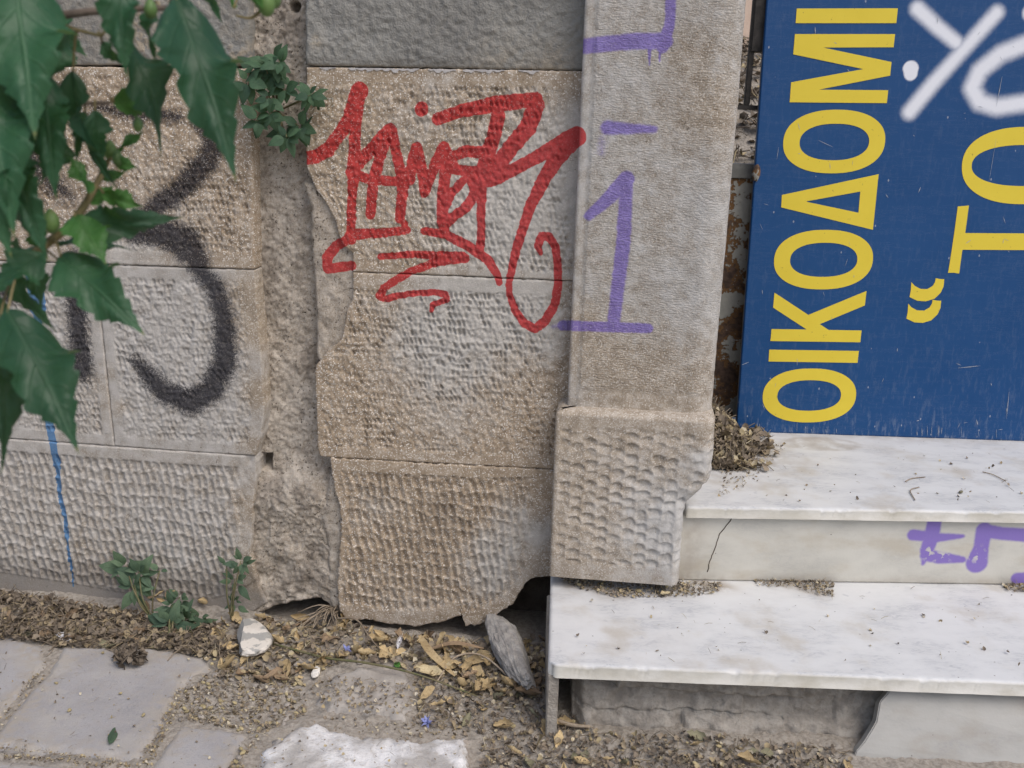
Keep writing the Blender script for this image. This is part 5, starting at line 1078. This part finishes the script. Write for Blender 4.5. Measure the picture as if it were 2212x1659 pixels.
def flat_leaf(label, px, s, mat, rz, k=0, tilt=.25): q = gz(*px); return one('dry_leaf', DRY[k], M[mat], q[0], q[1], q[2] + .012, s, label, 'leaf', None, rz, tilt)
flat_leaf('large pale folded leaf at the edge of the cement patch', (928,1458), .06, 'dry_pale', -.2, 1)
flat_leaf('brown curled leaf at the tip of the long olive stalk', (922,1500), .042, 'dry_tan', .9, 4)
flat_leaf('broad tan leaf leaning on the long grey rock', (1058,1434), .05, 'dry_tan', 1.4, 2)
flat_leaf('broad tan leaf with holes below the long grey rock', (1040,1490), .058, 'dry_tan', 1.2, 5)
flat_leaf('brown leaf hanging off the foot of the side slab', (1140,1502), .05, 'dry_brown', .1, 6)
flat_leaf('purple brown leaf near the blue flower under the recess', (713,1385), .035, 'dry_brown', .3, 0)
flat_leaf('rust coloured curled leaf lying against the plinth of the recess', (822,1380), .042, 'dry_tan', -.5, 7)
flat_leaf('orange tan leaf beside the bushy weed', (440,1310), .035, 'dry_tan', -.6, 3)
for i, (x, y) in enumerate(((330,1290),(345,1283),(362,1286),(345,1300),(318,1308),(375,1283))):
    q = W(x, y, .06); one('dry_leaf', DRY[i % 8], M['dry_tan' if i % 2 else 'dry_brown'], q[0], q[1], q[2], .024, 'withered leaf dangling from the weed by the plinth', 'leaf', 'withered leaves on the weed', None, 1.2)
# fallen green leaf
b, t = gz(237, 1618), gz(264, 1560); b[2] += .006; t[2] += .006; o = place('fallen_leaf', weed[0], b, t, (0, 0, 1), .5, .34, None, M['leaf_weed']); tag(o, 'narrow green leaf lying alone on the paving slab', 'leaf')
q = gz(850, 1436); o = place('fallen_leaf', weed[1], q + [0, 0, .006], q + [.02, .006, .008], (0, 0, 1), .2, 1.5, None, M['leaf_young']); tag(o, 'tiny bright green leaf on the cement patch', 'leaf')
# rocks
def lump_mat():
    s = NT('painted_plaster_lump'); a, b = s.noise(24, 4), s.noise(140, 3); c = s.mix(s.ss(a, .47, .52), (.66, .62, .56), (.36, .355, .335)); return s.fin(s.mix(s.math('MULTIPLY', s.ss(b, .55, .7), .3), c, (.3, .27, .23)), .9, s.bump(b, .001), .25)
M['lump'] = lump_mat()
def rock(name, label, pts_px, z0, h, mat, seed, cuts=0, amp=.25, sub=4):
    P = np.array([G(x, y, z0)[:2] for x, y in pts_px]); c = P.mean(0); w, ev = np.linalg.eigh(np.cov((P - c).T)); a1, a2 = ev[:, 1], ev[:, 0]
    e1, e2 = np.ptp((P - c) @ a1) / 2, np.ptp((P - c) @ a2) / 2; r = np.random.default_rng(seed); bm = bmesh.new(); bmesh.ops.create_icosphere(bm, subdivisions=sub, radius=1)
    V = np.array([v.co[:] for v in bm.verts]); V = np.sign(V) * np.abs(V) ** .8
    for k in range(cuts):
        n = r.normal(size=3); n[2] = abs(n[2]) * (2.2 if k == 0 else .8); n /= np.linalg.norm(n); d = r.uniform(.55, .8); o = V @ n - d; V = V - np.maximum(o, 0)[:, None] * n
    N = 1 + amp * (fbm(V[:, 0] * 1.3 + seed, V[:, 1] + V[:, 2] * 1.7, 1.4, seed, 3) + .45 * fbm(V[:, 0] * 1.1 - V[:, 2], V[:, 1] + seed, 5.5, seed + 3, 3)); V = V * N[:, None]
    for v, q in zip(bm.verts, V): v.co = (c[0] + a1[0] * q[0] * e1 + a2[0] * q[1] * e2, c[1] + a1[1] * q[0] * e1 + a2[1] * q[1] * e2, z0 + h * .38 + q[2] * h * .55)
    return tag(bm_obj(name, bm, mat), label, 'rock')
rock('plaster_lump', 'pale broken plaster lump in the leaf litter beside the recess', [(501,1396),(533,1345),(564,1348),(589,1380),(576,1411),(545,1417),(515,1409)], .014, .034, M['lump'], 3, 6, .10)
rock('long_rock', 'long grey rock slanting against the marble step support', [(1054,1372),(1070,1356),(1100,1362),(1117,1395),(1140,1440),(1172,1480),(1156,1500),(1110,1488),(1084,1446),(1062,1414)], .010, .048, M['rock'], 5, 1, .2, 5)
cl = [(q[0], q[1], .013 + random.uniform(0, .014)) for q in (G(px, py, .014) for px, py in sample([(246,1428),(262,1414),(290,1410),(314,1418),(312,1438),(275,1447),(252,1440)], 130))]
fine_litter('leaf_clump', 'dark crumpled clump of dead leaves on the paving edge', cl, (.008, .017), [.0, .05, .1, .15, .2, .3], 23, .006, .2, tilt=.9)
rock('cement_crumb', 'white sharp chip beside the cement patch', [(671,1464),(682,1446),(690,1444),(688,1464)], .012, .008, M['pale'], 9)
# dead roots fanning out under the recess
rt = thing('dead_roots', 'tangle of dead pale roots spilling from the cavity below the recess', 'roots', gz(715, 1345)); c0 = W(725, 1312, -.03)
for k in range(26):
    a = random.uniform(620, 740), random.uniform(1320, 1372); e = gz(*a) + np.array([0, 0, random.uniform(.005, .03)]); m_ = (c0 + e) / 2 + np.array([random.uniform(-.01, .01), -.01, random.uniform(.0, .02)])
    tube('root', [c0 + np.array([random.uniform(-.015, .015), 0, random.uniform(-.01, .01)]), m_, e], [.0016, .0014, .0007], M['twig'], rt, 5, 4)
# feathers and fallen blue flowers
def feather(label, a, b, w):
    A, B = gz(*a) + [0, 0, .008], gz(*b) + [0, 0, .010]; d = B - A; s = np.cross(d, [0, 0, 1.0]); s /= np.linalg.norm(s); V = []; F = []
    t = thing('feather', label, 'feather', A); tube('quill', [A, (A + B) / 2 + [0, 0, .003], B], [.0007, .0006, .0003], M['feather'], t, 5, 4)
    for k in range(15):
        f = .12 + .86 * k / 14; c = A + d * f + [0, 0, .003 * math.sin(f * 3.1)]
        for sd_ in (-1, 1):
            ln = w * math.sin(math.pi * (.15 + .8 * f)) * random.uniform(.8, 1.1); e = c + s * sd_ * ln + d * .22 + [0, 0, random.uniform(.001, .004)]; n0 = len(V); wd = d * .035
            V += [c - wd, c + wd, e + wd * .3, e - wd * .3]; F.append((n0, n0 + 1, n0 + 2, n0 + 3))
    mesh_np('vane', np.array(V), [np.array(F)], M['feather'], t, smooth=False)
feather('white feather lying on the paving edge at the litter', (122,1370), (147,1392), .012); feather('small white feather among the tan leaves under the plinth', (858,1408), (866,1376), .006)
def flower(label, px, s):
    c = gz(*px) + np.array([0, 0, .008]); t = thing('fallen_flower', label, 'flower', c)
    for k in range(16):
        a = random.uniform(0, 6.28); el = random.uniform(-.1, 1.2); d = np.array([math.cos(a) * math.cos(el), math.sin(a) * math.cos(el), math.sin(el)]); place('petal', weed[k % 3], c, c + d * s * random.uniform(.7, 1.1), (random.uniform(-1, 1), random.uniform(-1, 1), 1), 0, .8, t, M['petal'])
flower('faded blue flower head among the leaves under the recess', (748,1406), .012); flower('faded blue flower head by the whitewashed slab', (923,1559), .015)
# curled stalks left on the upper step
for lab, pts in (('thin forked stalk on the upper step below the quotation mark', [(1955,1043),(1970,1036),(1998,1033)]), ('thin bent stalk on the upper step near the right riser spray', [(2122,1022),(2145,1028),(2172,1042)]), ('fine wire like stalk curling on the upper step', [(1985,1055),(1966,1062),(1976,1083)])):
    P = smooth_path([G(x, y, ZU) + np.array([0, 0, .003]) for x, y in pts], 5); V, F, T = tube_data(P, .0012, 5); tag(mesh_np('plant_stalk', V, [F, T], M['twig']), lab, 'stalk')
q = G(2075, 1066, ZU); one('pebble', PEB[1], M['dry_olive'], q[0], q[1], ZU + .004, .013, 'little grey crumb of dried dirt on the upper step', 'crumb')
